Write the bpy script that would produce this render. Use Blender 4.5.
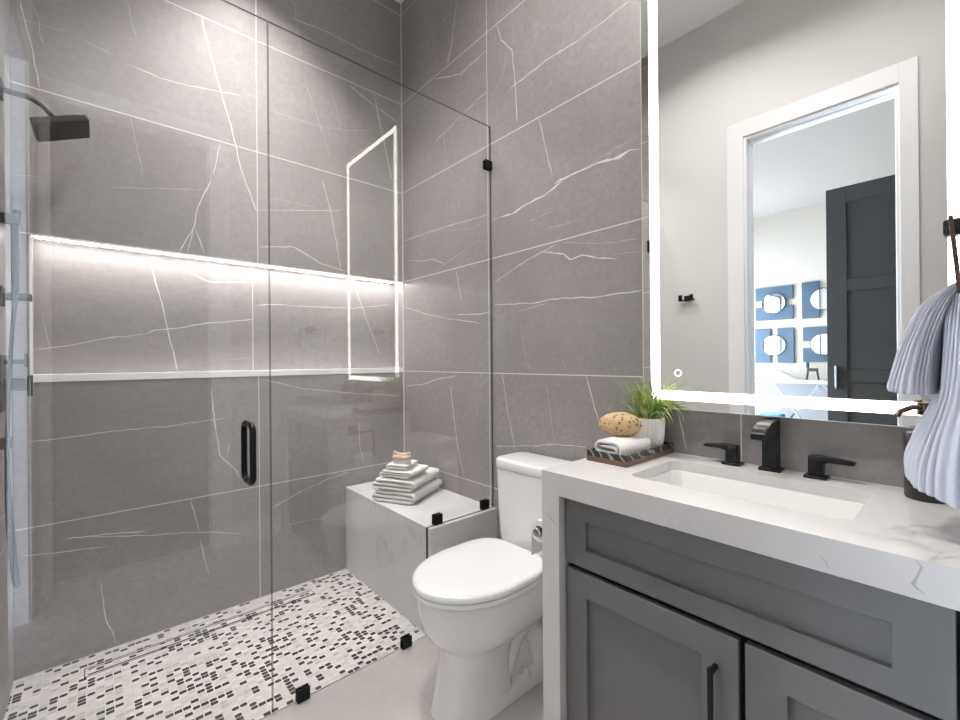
import bpy, bmesh, math, random
from mathutils import Vector, Matrix, noise as mnoise

scene = bpy.context.scene
for o in list(bpy.data.objects):
    bpy.data.objects.remove(o)
COL = scene.collection
R = math.radians

# ------------------------------------------------------------------ camera
cam_data = bpy.data.cameras.new('camera')
cam_data.sensor_fit = 'HORIZONTAL'
cam_data.sensor_width = 36.0
cam_data.lens = 433.8 / 960.0 * 36.0
cam_data.clip_start = 0.02
camera = bpy.data.objects.new('camera', cam_data)
COL.objects.link(camera)
rt = Vector((0.75033512, -0.66100978, -0.00795467))
up = Vector((0.00528277, -0.00603709, 0.99996782))
fw = Vector((0.66103654, 0.75035300, 0.00103788))
m = Matrix.Identity(4)
for i in range(3):
    m[i][0] = rt[i]; m[i][1] = up[i]; m[i][2] = -fw[i]
m[0][3], m[1][3], m[2][3] = -1.55121, -2.53999, 1.26700
camera.matrix_world = m
scene.camera = camera

# ------------------------------------------------------------------ exposure, world
vs = scene.view_settings
scene.display_settings.display_device = 'sRGB'
vs.view_transform = 'Standard'
vs.look = 'None'
vs.exposure = 0.32
vs.gamma = 1.0
vs.use_curve_mapping = False
scene.cycles.use_denoising = True
scene.cycles.max_bounces = 12
scene.cycles.diffuse_bounces = 6
scene.cycles.glossy_bounces = 6
scene.cycles.transparent_max_bounces = 24
scene.cycles.caustics_reflective = True
scene.cycles.sample_clamp_indirect = 6.0

world = bpy.data.worlds.new('daylight_sky')
scene.world = world
world.use_nodes = True
bg = world.node_tree.nodes['Background']
bg.inputs[0].default_value = (0.72, 0.845, 1.0, 1)
bg.inputs[1].default_value = 32.0

def area_light(name, loc, rot, size, power, color, size_y=None, portal=False, spread=None):
    l = bpy.data.lights.new(name, 'AREA')
    l.energy = power; l.color = color
    if size_y:
        l.shape = 'RECTANGLE'; l.size = size; l.size_y = size_y
    else:
        l.shape = 'DISK'; l.size = size
    if spread: l.spread = spread
    o = bpy.data.objects.new(name, l)
    o.location = loc; o.rotation_euler = rot
    COL.objects.link(o)
    if portal: l.cycles.is_portal = True
    return o

WARM = (1.0, 0.965, 0.94)
# recessed ceiling lamps of the bathroom, one over the shower, three over the floor and vanity
DOWNLIGHTS = [(-.92, -.47), (-.95, -1.38), (-.97, -2.15)]
for (x, y), power, spread in zip(DOWNLIGHTS, (15.5, 17.5, 5.5), (90, 145, 140)):
    area_light('downlight_and_fill', (x, y, 3.655), (0, 0, 0), 0.2, power, WARM, spread=R(spread))
# added warm fill light for the bedroom, out of sight beside the wardrobe
area_light('downlight_and_fill', (-4.6, -3.4, 3.655), (0, 0, 0), 0.3, 25.0, (1, .95, .88))
# daylight coming in at the tall bedroom windows (portal for the sky)
area_light('window_portal', (-2.7, .79, 1.5), (R(-90), 0, 0), 1.4, 1.0, (1, 1, 1), 2.8, portal=True)

# ------------------------------------------------------------------ helpers
def tag(o, label=None, cat=None, group=None, kind=None):
    if label: o['label'] = label
    if cat: o['category'] = cat
    if group: o['group'] = group
    if kind: o['kind'] = kind
    return o

def thing(name, loc, label, cat, group=None):
    o = bpy.data.objects.new(name, None)
    o.empty_display_size = 0.05
    o.location = loc
    COL.objects.link(o)
    return tag(o, label, cat, group)

def obj(name, bm, mat, parent=None, smooth=False, bevel=None, seg=2, base=None, subsurf=0, angle=35):
    """bm is in world coordinates; the mesh is shifted to its root (or to base)."""
    org = Vector(parent_world(parent)) if parent else Vector(base or (0, 0, 0))
    bmesh.ops.recalc_face_normals(bm, faces=bm.faces)
    for v in bm.verts:
        v.co -= org
    me = bpy.data.meshes.new(name)
    bm.to_mesh(me); bm.free()
    for mm in (mat if isinstance(mat, (list, tuple)) else [mat]):
        me.materials.append(mm)
    o = bpy.data.objects.new(name, me)
    COL.objects.link(o)
    if parent: o.parent = parent
    else: o.location = org
    if bevel:
        b = o.modifiers.new('bevel', 'BEVEL'); b.width = bevel; b.segments = seg
        b.limit_method = 'ANGLE'; b.angle_limit = R(40); b.use_clamp_overlap = True
        b.harden_normals = False
    if subsurf:
        s = o.modifiers.new('subsurf', 'SUBSURF'); s.levels = subsurf; s.render_levels = subsurf
    if smooth or bevel:
        me.shade_smooth()
        me.set_sharp_from_angle(angle=R(angle))
    return o

def parent_world(p):
    v = Vector((0, 0, 0))
    while p:
        v += Vector(p.location); p = p.parent
    return v

def box(bm, x0, x1, y0, y1, z0, z1, mi=0, rot=None, pivot=None):
    vs_ = [bm.verts.new((x, y, z)) for z in (z0, z1) for y in (y0, y1) for x in (x0, x1)]
    if rot is not None:
        c = Vector(pivot) if pivot else Vector(((x0+x1)/2, (y0+y1)/2, (z0+z1)/2))
        for v in vs_: v.co = rot @ (v.co - c) + c
    for f in [(0,2,3,1),(4,5,7,6),(0,1,5,4),(2,6,7,3),(0,4,6,2),(1,3,7,5)]:
        fc = bm.faces.new([vs_[i] for i in f]); fc.material_index = mi
    return vs_

def newbox(*a, **k):
    bm = bmesh.new(); box(bm, *a, **k); return bm

def basis(d):
    d = d.normalized()
    a = Vector((0, 0, 1)) if abs(d.z) < .9 else Vector((1, 0, 0))
    u = d.cross(a).normalized(); v = d.cross(u).normalized()
    return u, v

def cyl(bm, p0, p1, r0, r1=None, n=24, mi=0, cap=True):
    p0 = Vector(p0); p1 = Vector(p1); r1 = r0 if r1 is None else r1
    u, v = basis(p1 - p0)
    A = [bm.verts.new(p0 + (u*math.cos(2*math.pi*i/n) + v*math.sin(2*math.pi*i/n))*r0) for i in range(n)]
    B = [bm.verts.new(p1 + (u*math.cos(2*math.pi*i/n) + v*math.sin(2*math.pi*i/n))*r1) for i in range(n)]
    for i in range(n):
        f = bm.faces.new((A[i], A[(i+1)%n], B[(i+1)%n], B[i])); f.material_index = mi
    if cap:
        bm.faces.new(A[::-1]).material_index = mi; bm.faces.new(B).material_index = mi

def spline(pts, n=8):
    pts = [Vector(p) for p in pts]; out = []
    for i in range(len(pts)-1):
        p0 = pts[max(i-1,0)]; p1 = pts[i]; p2 = pts[i+1]; p3 = pts[min(i+2,len(pts)-1)]
        for k in range(n):
            t = k/n
            out.append(.5*((2*p1)+(p2-p0)*t+(2*p0-5*p1+4*p2-p3)*t*t+(3*p1-p0-3*p2+p3)*t**3))
    out.append(pts[-1]); return out

def tube(bm, pts, r, n=12, closed=False, square=False, mi=0, up=None):
    pts = [Vector(p) for p in pts]; rings = []
    N = len(pts); u = None
    for i, p in enumerate(pts):
        if closed: d = pts[(i+1)%N] - pts[(i-1)%N]
        else: d = pts[min(i+1,N-1)] - pts[max(i-1,0)]
        d.normalize()
        if u is None:
            u, v = basis(d) if up is None else (Vector(up).cross(d).normalized(), None)
        u = (u - d*u.dot(d)).normalized(); v = d.cross(u)
        rr = r[i] if isinstance(r, (list, tuple)) else r
        ring = []
        for k in range(n):
            a = 2*math.pi*(k+.5)/n if square else 2*math.pi*k/n
            s = rr*1.41421 if square else rr
            ring.append(bm.verts.new(p + (u*math.cos(a)+v*math.sin(a))*s))
        rings.append(ring)
    for i in range(N if closed else N-1):
        a = rings[i]; b = rings[(i+1)%N]
        for k in range(n):
            bm.faces.new((a[k], a[(k+1)%n], b[(k+1)%n], b[k])).material_index = mi
    if not closed:
        bm.faces.new(rings[0][::-1]).material_index = mi; bm.faces.new(rings[-1]).material_index = mi

def loft(bm, rings, cap0=True, cap1=True, mi=0):
    V = [[bm.verts.new(p) for p in r] for r in rings]
    n = len(V[0])
    for a, b in zip(V, V[1:]):
        for k in range(n):
            bm.faces.new((a[k], a[(k+1)%n], b[(k+1)%n], b[k])).material_index = mi
    if cap0: bm.faces.new(V[0][::-1]).material_index = mi
    if cap1: bm.faces.new(V[-1]).material_index = mi
    return V

def lathe(bm, prof, c, n=40, cap0=True, cap1=True, rib=None, mi=0):
    rings = []
    for (r, z) in prof:
        ring = []
        for k in range(n):
            a = 2*math.pi*k/n
            rr = r*(1 + (rib(a) if rib else 0))
            ring.append((c[0]+rr*math.cos(a), c[1]+rr*math.sin(a), c[2]+z))
        rings.append(ring)
    loft(bm, rings, cap0, cap1, mi)

def rrect(cx, cy, hx, hy, r, n=6):
    pts = []
    for (sx, sy, a0) in ((1,1,0),(-1,1,90),(-1,-1,180),(1,-1,270)):
        for k in range(n+1):
            a = R(a0 + 90*k/n)
            pts.append((cx+sx*(hx-r)+r*math.cos(a), cy+sy*(hy-r)+r*math.sin(a)))
    return pts

def egg(xf, xb, cy, hw, n=64, pf=2.0, pb=3.5, mid=.52):
    """plan outline of a toilet ring: round at the front (xf), squarer at the back (xb)"""
    xc = xf + (xb-xf)*mid; pts = []
    for k in range(n):
        a = 2*math.pi*k/n; c, s = math.cos(a), math.sin(a)
        p = pb if c > 0 else pf
        rad = (xb-xc) if c > 0 else (xc-xf)
        x = math.copysign(abs(c)**(2/p), c)*rad; y = math.copysign(abs(s)**(2/p), s)*hw
        pts.append((xc+x, cy+y))
    return pts

def prism(bm, pts2, z0, z1, mi=0):
    loft(bm, [[(x, y, z0) for x, y in pts2], [(x, y, z1) for x, y in pts2]], mi=mi)

def copy_tree(root, label=None, loc=None, rot=None):
    r = root.copy(); COL.objects.link(r)
    if label: r['label'] = label
    if loc is not None: r.location = loc
    if rot is not None: r.rotation_euler = rot
    for ch in list(root.children):
        c = ch.copy(); COL.objects.link(c); c.parent = r
        for g in list(ch.children):
            d = g.copy(); COL.objects.link(d); d.parent = c
    return r

# ------------------------------------------------------------------ materials
class NT:
    def __init__(s, name):
        s.m = bpy.data.materials.new(name); s.m.use_nodes = True
        s.t = s.m.node_tree; s.t.nodes.clear()
        s.out = s.n('ShaderNodeOutputMaterial')
    def n(s, typ, **k):
        nd = s.t.nodes.new(typ)
        for a, b in k.items(): setattr(nd, a, b)
        return nd
    def link(s, a, b): s.t.links.new(a, b)
    def val(s, sock, v):
        if hasattr(v, 'is_linked') or isinstance(v, bpy.types.NodeSocket): s.link(v, sock)
        else: sock.default_value = v
    def math(s, op, a, b=None, c=None):
        nd = s.n('ShaderNodeMath', operation=op)
        s.val(nd.inputs[0], a)
        if b is not None: s.val(nd.inputs[1], b)
        if c is not None: s.val(nd.inputs[2], c)
        return nd.outputs[0]
    def mix(s, f, a, b):
        nd = s.n('ShaderNodeMix', data_type='RGBA')
        s.val(nd.inputs[0], f); s.val(nd.inputs[6], a); s.val(nd.inputs[7], b)
        return nd.outputs[2]
    def ramp(s, f, stops, interp='LINEAR'):
        nd = s.n('ShaderNodeValToRGB'); nd.color_ramp.interpolation = interp
        e = nd.color_ramp.elements
        while len(e) < len(stops): e.new(.5)
        for i, (p, c) in enumerate(stops):
            e[i].position = p; e[i].color = c if len(c) == 4 else (*c, 1)
        s.val(nd.inputs[0], f); return nd.outputs[0]
    def noise(s, vec, scale, detail=4, rough=.55, dist=0.0):
        nd = s.n('ShaderNodeTexNoise'); s.link(vec, nd.inputs['Vector'])
        nd.inputs['Scale'].default_value = scale; nd.inputs['Detail'].default_value = detail
        nd.inputs['Roughness'].default_value = rough; nd.inputs['Distortion'].default_value = dist
        return nd.outputs[0]
    def pos(s): return s.n('ShaderNodeNewGeometry').outputs['Position']
    def objc(s): return s.n('ShaderNodeTexCoord').outputs['Object']
    def mapping(s, vec, scale=(1,1,1), rot=(0,0,0), loc=(0,0,0)):
        nd = s.n('ShaderNodeMapping'); s.link(vec, nd.inputs[0])
        nd.inputs['Scale'].default_value = scale; nd.inputs['Rotation'].default_value = rot; nd.inputs['Location'].default_value = loc
        return nd.outputs[0]
    def bsdf(s, color, rough=.5, metal=0.0, bump=None, bstr=.1, bdist=.01, **k):
        b = s.n('ShaderNodeBsdfPrincipled')
        s.val(b.inputs['Base Color'], color if not isinstance(color, tuple) else (*color[:3], 1))
        s.val(b.inputs['Roughness'], rough); b.inputs['Metallic'].default_value = metal
        for a, v in k.items(): b.inputs[a.replace('_', ' ')].default_value = v
        if bump is not None:
            bp = s.n('ShaderNodeBump'); bp.inputs['Strength'].default_value = bstr; bp.inputs['Distance'].default_value = bdist
            s.link(bump, bp.inputs['Height']); s.link(bp.outputs[0], b.inputs['Normal'])
        s.link(b.outputs[0], s.out.inputs[0]); return b

def plain(name, color, rough=.5, metal=0.0, var=.06, scale=12, bump=0.0, **k):
    t = NT(name); p = t.objc()
    f = t.noise(p, scale, 5)
    c = t.mix(f, tuple(x*(1-var) for x in color)+(1,), tuple(min(1, x*(1+var)) for x in color)+(1,))
    t.bsdf(c, rough, metal, bump=f if bump else None, bstr=bump, **k)
    return t.m

def stone_tile(name, axis, joints):
    """large grey-brown porcelain tile, 0.6 m courses, white grout; axis 0: wall runs along x, 1: along y"""
    t = NT(name); p = t.pos()
    sep = t.n('ShaderNodeSeparateXYZ'); t.link(p, sep.inputs[0])
    u, z = sep.outputs[axis], sep.outputs[2]
    big = t.noise(p, 1.6, 5, .6, .6)
    fine = t.noise(p, 34, 8, .78)
    if axis == 0: st = t.mapping(p, (3, 3, 30))
    else: st = t.mapping(p, (3, 3, 30))
    streak = t.noise(st, 1.8, 4, .6)
    c = t.ramp(big, [(.25, (.225, .206, .202)), (.52, (.30, .279, .274)), (.8, (.375, .352, .346))])
    c = t.mix(t.ramp(fine, [(.38, (0, 0, 0)), (.66, (.75, .75, .75))]), c, (.205, .19, .186, 1))
    c = t.mix(t.math('MULTIPLY', streak, .22), c, (.48, .455, .447, 1))
    # grout joints
    def near(x, half):
        return t.math('LESS_THAN', t.math('ABSOLUTE', x), half)
    zf = t.math('SUBTRACT', t.math('PINGPONG', z, .3), 0.0)      # 0 at multiples of .6
    g = t.math('LESS_THAN', zf, .0021)
    for j in joints:
        g = t.math('MAXIMUM', g, near(t.math('SUBTRACT', u, j), .0021))
    c = t.mix(g, c, (.70, .685, .675, 1))
    rough = t.math('ADD', t.math('MULTIPLY', fine, .15), .32)
    t.bsdf(c, rough, bump=fine, bstr=.04)
    return t.m

M = {}
M['tile_x'] = stone_tile('stone_tile_back', 0, [-.902])
M['tile_y'] = stone_tile('stone_tile_side', 1, [-.852, -2.047])
M['vein'] = plain('vein_white', (.68, .665, .655), .45, var=.25, scale=30)
M['vein_soft'] = plain('vein_soft', (.52, .50, .49), .45, var=.25, scale=30)
M['paint'] = plain('wall_paint', (.64, .63, .61), .75, var=.02, scale=60, bump=.03)
M['ceiling'] = plain('ceiling_paint', (.88, .88, .88), .85, var=.015, scale=40, bump=.03)
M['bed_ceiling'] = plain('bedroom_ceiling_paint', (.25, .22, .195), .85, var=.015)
M['trim'] = plain('white_trim', (.84, .84, .85), .4, var=.01)
M['black'] = plain('matte_black_metal', (.012, .012, .014), .32, .6, var=.1)
M['black_soft'] = plain('black_plastic', (.016, .015, .015), .4, 0, var=.1)
M['gunmetal'] = plain('dark_shower_metal', (.035, .034, .033), .5, .2, var=.1)
M['chrome'] = plain('chrome', (.55, .55, .57), .12, 1.0, var=.02)
M['bronze'] = plain('dark_bronze', (.10, .07, .055), .25, .8, var=.1)
M['ceramic'] = plain('white_ceramic', (.86, .86, .86), .08, var=.005, Coat_Weight=.5, Coat_Roughness=.04)
M['sink'] = plain('sink_ceramic', (.84, .83, .82), .12, var=.01)
M['white_plastic'] = plain('white_seat', (.80, .80, .80), .18, var=.005)
M['wood_tray'] = plain('walnut', (.17, .095, .065), .5, var=.3, scale=25)
M['wood_pale'] = plain('pale_wood', (.62, .42, .30), .5, var=.2, scale=40)
M['pot'] = plain('ribbed_pot', (.80, .785, .765), .5, var=.02)
M['soil'] = plain('soil', (.05, .04, .03), .9, var=.4, scale=60)
M['paper'] = plain('paper', (.82, .81, .79), .8, var=.02)
M['gap'] = plain('shadow_gap', (.006, .006, .006), .7)
M['wardrobe'] = plain('charcoal_lacquer', (.036, .034, .032), .7, var=.1, Specular_IOR_Level=.25)
M['navy'] = plain('navy_panel', (.022, .048, .075), .35, var=.2, scale=4)
M['bed_wall'] = plain('bedroom_paint', (.44, .40, .34), .8, var=.02)
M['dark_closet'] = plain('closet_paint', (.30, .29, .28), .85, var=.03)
M['wood_floor'] = plain('bedroom_floor', (.32, .28, .24), .5, var=.1, scale=3)
M['console'] = plain('white_lacquer', (.66, .65, .63), .3, var=.01)
M['grey_panel'] = plain('grey_panel', (.42, .42, .43), .5, var=.05)
M['blue_cloth'] = plain('blue_cloth', (.12, .26, .50), .9, var=.15, scale=60)

def emit(name, color, strength):
    t = NT(name); e = t.n('ShaderNodeEmission'); e.inputs[0].default_value = (*color, 1); e.inputs[1].default_value = strength
    t.link(e.outputs[0], t.out.inputs[0]); return t.m
M['led_mirror'] = emit('mirror_led', (1.0, .955, .88), 6.5)
M['led_niche'] = emit('niche_led', (1.0, .965, .95), 26.0)
M['lamp'] = emit('lamp_disc', (1.0, .95, .88), 12.0)

t = NT('mirror_glass'); t.bsdf((.93, .94, .94), .0, 1.0); M['mirror'] = t.m

t = NT('clear_glass')      # thin clear pane: Schlick reflection over straight transmission
lw = t.n('ShaderNodeLayerWeight'); lw.inputs[0].default_value = .5
f5 = t.math('POWER', lw.outputs['Facing'], 5.0)
fr = t.math('ADD', t.math('MULTIPLY', f5, .94), .055)
tr = t.n('ShaderNodeBsdfTransparent'); tr.inputs[0].default_value = (.985, .987, .986, 1)
gl = t.n('ShaderNodeBsdfGlossy'); gl.inputs['Roughness'].default_value = 0.0; gl.inputs[0].default_value = (1, 1, 1, 1)
mx = t.n('ShaderNodeMixShader'); t.link(fr, mx.inputs[0]); t.link(tr.outputs[0], mx.inputs[1]); t.link(gl.outputs[0], mx.inputs[2])
t.link(mx.outputs[0], t.out.inputs[0]); M['glass'] = t.m
M['glass_edge'] = plain('glass_edge', (.07, .085, .08), .15)

def quartz(name, base, vein, scale=2.2, th=.014, mask=(.48, .62)):
    t = NT(name); p = t.pos()
    w = t.noise(p, scale, 7, .62, 1.2)
    line = t.math('SUBTRACT', 1.0, t.math('MINIMUM', t.math('DIVIDE', t.math('ABSOLUTE', t.math('SUBTRACT', w, .5)), th), 1.0))
    mk = t.ramp(t.noise(p, 2.0, 2), [(mask[0], (0, 0, 0)), (mask[1], (1, 1, 1))])
    fac = t.math('MULTIPLY', t.math('MULTIPLY', line, mk), .75)
    soft = t.ramp(t.noise(p, 3.5, 5, .6, .5), [(.4, (1, 1, 1)), (.75, (.93, .925, .925))])
    nd = t.n('ShaderNodeMix', data_type='RGBA', blend_type='MULTIPLY'); nd.inputs[0].default_value = 1
    t.link(soft, nd.inputs[7]); nd.inputs[6].default_value = (*base, 1)
    c = t.mix(fac, nd.outputs[2], (*vein, 1))
    t.bsdf(c, .22); return t.m
M['quartz'] = quartz('veined_quartz', (.68, .67, .665), (.48, .47, .48), mask=(.58, .75))
M['quartz_vein'] = plain('quartz_vein', (.43, .415, .415), .3, var=.3, scale=40)
M['quartz_vein_soft'] = plain('quartz_vein_soft', (.54, .525, .52), .3, var=.25, scale=40)
M['bench'] = quartz('bench_marble', (.68, .668, .664), (.42, .41, .41), 2.4, .016, (.45, .6))

t = NT('cabinet_paint'); p = t.objc()
g = t.noise(t.mapping(p, (3, 14, 3)), 6, 5)
c = t.mix(g, (.155, .154, .155, 1), (.180, .179, .180, 1)); t.bsdf(c, .42, bump=g, bstr=.03); M['cabinet'] = t.m

t = NT('mosaic')           # small white, grey and black stone mosaic with rounded and square pieces
p = t.pos(); sep = t.n('ShaderNodeSeparateXYZ'); t.link(p, sep.inputs[0])
PX, PY = .0265, .0205
u = t.math('DIVIDE', sep.outputs[0], PX); v = t.math('DIVIDE', sep.outputs[1], PY)
iu = t.math('FLOOR', u); iv = t.math('FLOOR', v)
cmb = t.n('ShaderNodeCombineXYZ'); t.link(iu, cmb.inputs[0]); t.link(iv, cmb.inputs[1])
wn = t.n('ShaderNodeTexWhiteNoise', noise_dimensions='2D'); t.link(cmb.outputs[0], wn.inputs['Vector'])
wsep = t.n('ShaderNodeSeparateColor'); t.link(wn.outputs['Color'], wsep.inputs[0])
col = t.ramp(wn.outputs['Value'], [(0, (.014, .013, .013)), (.27, (.46, .445, .435)), (.38, (.58, .56, .548)), (.6, (.68, .66, .65)), (.8, (.62, .60, .59))], 'CONSTANT')
du = t.math('MULTIPLY', t.math('ABSOLUTE', t.math('SUBTRACT', t.math('FRACT', u), .5)), PX)
dv = t.math('MULTIPLY', t.math('ABSOLUTE', t.math('SUBTRACT', t.math('FRACT', v), .5)), PY)
pill = t.math('GREATER_THAN', wsep.outputs[1], .5)
rad = t.math('ADD', t.math('MULTIPLY', pill, .0058), .0014)
HX, HY = PX/2-.0016, PY/2-.0015
qx = t.math('MAXIMUM', t.math('SUBTRACT', du, t.math('SUBTRACT', HX, rad)), 0.0)
qy = t.math('MAXIMUM', t.math('SUBTRACT', dv, t.math('SUBTRACT', HY, rad)), 0.0)
dd = t.math('SQRT', t.math('ADD', t.math('MULTIPLY', qx, qx), t.math('MULTIPLY', qy, qy)))
outm = t.math('GREATER_THAN', dd, rad)
c = t.mix(outm, col, (.60, .585, .57, 1))
mot = t.noise(p, 40, 5, .6)
c = t.mix(t.math('MULTIPLY', t.math('MULTIPLY', mot, .5), t.math('GREATER_THAN', wn.outputs['Value'], .27)), c, (.45, .43, .42, 1))
t.bsdf(c, .4); M['mosaic'] = t.m

t = NT('floor_tile')       # pale large format floor tile
p = t.pos(); sep = t.n('ShaderNodeSeparateXYZ'); t.link(p, sep.inputs[0])
big = t.noise(p, 2.2, 5, .6, .5)
c = t.ramp(big, [(.3, (.46, .43, .415)), (.7, (.57, .54, .525))])
gx = t.math('LESS_THAN', t.math('PINGPONG', t.math('ADD', sep.outputs[0], .03), .3), .002)
gy = t.math('LESS_THAN', t.math('PINGPONG', t.math('ADD', sep.outputs[1], .08), .6), .002)
c = t.mix(t.math('MULTIPLY', t.math('MAXIMUM', gx, gy), .3), c, (.36, .335, .325, 1))
t.bsdf(c, .38); M['floor'] = t.m

def cloth(name, color, scale=220, bstr=.35, dark=.9):
    t = NT(name); p = t.objc()
    f = t.noise(p, scale, 3, .7); g = t.noise(p, 14, 4)
    c = t.mix(g, tuple(x*dark for x in color)+(1,), (*color, 1))
    t.bsdf(c, .95, bump=f, bstr=bstr, bdist=.003, Sheen_Weight=.25); return t.m
M['towel'] = cloth('white_terry', (.80, .785, .765))
M['towel_daylight_tint'] = cloth('ribbed_terry', (.60, .615, .69))  # lavender tint of the blue daylight put into the pale cloth's colour

t = NT('patterned_cloth'); p = t.objc()
wv = t.n('ShaderNodeTexWave', wave_type='BANDS'); t.link(t.mapping(p, (1, 1, 1), (0, 0, R(35))), wv.inputs[0]); wv.inputs['Scale'].default_value = 28; wv.inputs['Distortion'].default_value = 5
c = t.ramp(wv.outputs['Color'], [(.35, (.12, .12, .13)), (.5, (.55, .54, .53)), (.7, (.78, .76, .74))]); t.bsdf(c, .95); M['pattern'] = t.m

t = NT('tray_band'); p = t.objc()
wv = t.n('ShaderNodeTexWave', wave_type='BANDS'); t.link(t.mapping(p, (1, 1, 1), (R(20), R(30), R(60))), wv.inputs[0]); wv.inputs['Scale'].default_value = 11; wv.inputs['Distortion'].default_value = 7; wv.inputs['Detail'].default_value = 3
c = t.ramp(wv.outputs['Color'], [(.55, (.02, .02, .02)), (.86, (.03, .03, .032)), (.97, (.30, .29, .28))]); t.bsdf(c, .3); M['tray_band'] = t.m

t = NT('sponge'); p = t.objc()
f = t.noise(p, 160, 4, .7)
vo = t.n('ShaderNodeTexVoronoi'); t.link(p, vo.inputs['Vector']); vo.inputs['Scale'].default_value = 70
hole = t.math('LESS_THAN', vo.outputs['Distance'], t.math('MULTIPLY', t.noise(p, 25, 2), .62))
c = t.mix(f, (.52, .36, .19, 1), (.72, .54, .33, 1)); c = t.mix(hole, c, (.28, .16, .07, 1))
t.bsdf(c, .95, bump=f, bstr=.5); M['sponge'] = t.m

t = NT('grass_leaf'); p = t.objc()
f = t.noise(p, 30, 3)
sep = t.n('ShaderNodeSeparateXYZ'); t.link(p, sep.inputs[0])
c = t.ramp(f, [(.3, (.08, .17, .04)), (.5, (.27, .38, .09)), (.66, (.55, .62, .25))])
b = t.bsdf(c, .5); M['leaf'] = t.m

# veins of the stone tiles, traced on each wall in metres: (weight, points)
VEINS_BACK = [(2,[(-1.78,2.741),(-1.766,2.659),(-1.747,2.566),(-1.725,2.407)]),
(1,[(-1.752,2.756),(-1.726,2.692),(-1.725,2.639),(-1.709,2.576)]),
(1,[(-1.802,2.669),(-1.732,2.668),(-1.648,2.681)]),
(1,[(-1.621,2.673),(-1.489,2.652)]),
(2,[(-1.444,2.631),(-1.323,2.619),(-1.203,2.63),(-0.982,2.672)]),
(1,[(-0.825,2.649),(-0.588,2.655),(-0.391,2.688),(-0.172,2.77)]),
(1,[(-1.443,2.924),(-1.432,2.861),(-1.408,2.759)]),
(3,[(-1.155,3.006),(-1.117,2.838),(-1.074,2.674),(-1.021,2.477),(-0.985,2.305),(-0.962,2.232),(-0.904,2.075)]),
(1,[(-1.435,2.402),(-1.389,2.14)]),
(2,[(-1.076,2.391),(-1.108,2.218)]),
(3,[(-1.117,2.19),(-1.178,2.025),(-1.191,1.938),(-1.253,1.802)]),
(2,[(-1.191,1.938),(-1.219,1.81)]),
(2,[(-1.187,1.939),(-1.145,1.807)]),
(2,[(-0.725,3.218),(-0.512,3.239),(-0.301,3.236),(-0.012,3.257)]),
(1,[(-0.703,3.327),(-0.687,3.181),(-0.666,3.025)]),
(1,[(-0.502,3.004),(-0.472,2.847),(-0.43,2.687)]),
(1,[(-0.644,2.884),(-0.576,2.707),(-0.494,2.478)]),
(2,[(-0.549,2.343),(-0.496,2.165),(-0.436,1.825)]),
(3,[(-0.376,2.978),(-0.2,2.915),(-0.038,2.87)]),
(3,[(-0.206,3.003),(-0.186,2.895),(-0.079,2.47)]),
(3,[(-0.896,1.888),(-0.713,1.919),(-0.669,1.898),(-0.553,1.845),(-0.411,1.822)]),
(2,[(-0.894,2.088),(-0.678,2.134),(-0.471,2.177),(-0.427,2.196)]),
(1,[(-0.828,2.169),(-0.609,2.175)]),
(1,[(-1.523,2.05),(-1.143,2.136)]),
(1,[(-1.805,2.025),(-1.726,2.039)]),
(2,[(-1.769,0.95),(-1.522,0.963),(-1.294,0.965),(-1.067,0.982)]),
(2,[(-1.212,0.593),(-1.179,0.428)]),
(3,[(-1.659,0.526),(-1.531,0.513),(-1.391,0.489)]),
(2,[(-1.613,0.522),(-1.481,0.49),(-1.335,0.457),(-1.257,0.444),(-1.132,0.415),(-0.998,0.369)]),
(2,[(-1.774,0.491),(-1.525,0.454)]),
(1,[(-1.731,0.528),(-1.653,0.516)]),
(3,[(-1.124,1.144),(-1.107,0.95),(-1.086,0.795),(-1.055,0.755),(-1.014,0.706),(-0.996,0.661)]),
(2,[(-1.045,0.856),(-1.055,0.77)]),
(2,[(-1.175,0.387),(-1.138,0.201)]),
(2,[(-1.546,0.306),(-1.53,0.132),(-1.504,0.055),(-1.497,0.012)]),
(2,[(-0.891,1.176),(-0.657,1.111),(-0.417,1.077),(-0.031,1.033)]),
(2,[(-0.327,0.888),(-0.321,0.731),(-0.295,0.614)]),
(2,[(-0.84,0.468),(-0.69,0.525),(-0.515,0.572),(-0.389,0.586)]),
(1,[(-0.741,0.355),(-0.535,0.344)]),
(1,[(-0.686,1.072),(-0.511,1.091)]),
(1,[(-0.533,0.54),(-0.441,0.486),(-0.429,0.361)])]
VEINS_NICHE = [(3,[(-1.361,1.784),(-1.319,1.593),(-1.26,1.281),(-1.252,1.226)]),
(3,[(-1.35,1.786),(-1.249,1.751),(-1.106,1.691),(-0.964,1.707),(-0.894,1.715)]),
(2,[(-1.762,1.327),(-1.627,1.353),(-1.501,1.388),(-1.375,1.408)]),
(3,[(-1.375,1.408),(-1.34,1.429),(-1.217,1.449),(-1.121,1.475),(-0.966,1.496),(-0.901,1.508)]),
(1,[(-1.731,1.499),(-1.704,1.319)]),
(3,[(-0.893,1.584),(-0.785,1.598),(-0.719,1.601)]),
(2,[(-0.719,1.601),(-0.69,1.597),(-0.33,1.609),(-0.039,1.657)]),
(2,[(-0.288,1.732),(-0.226,1.573),(-0.118,1.309)]),
(1,[(-1.708,1.779),(-1.693,1.712)]),
(1,[(-1.039,1.28),(-0.902,1.296)])]
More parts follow.
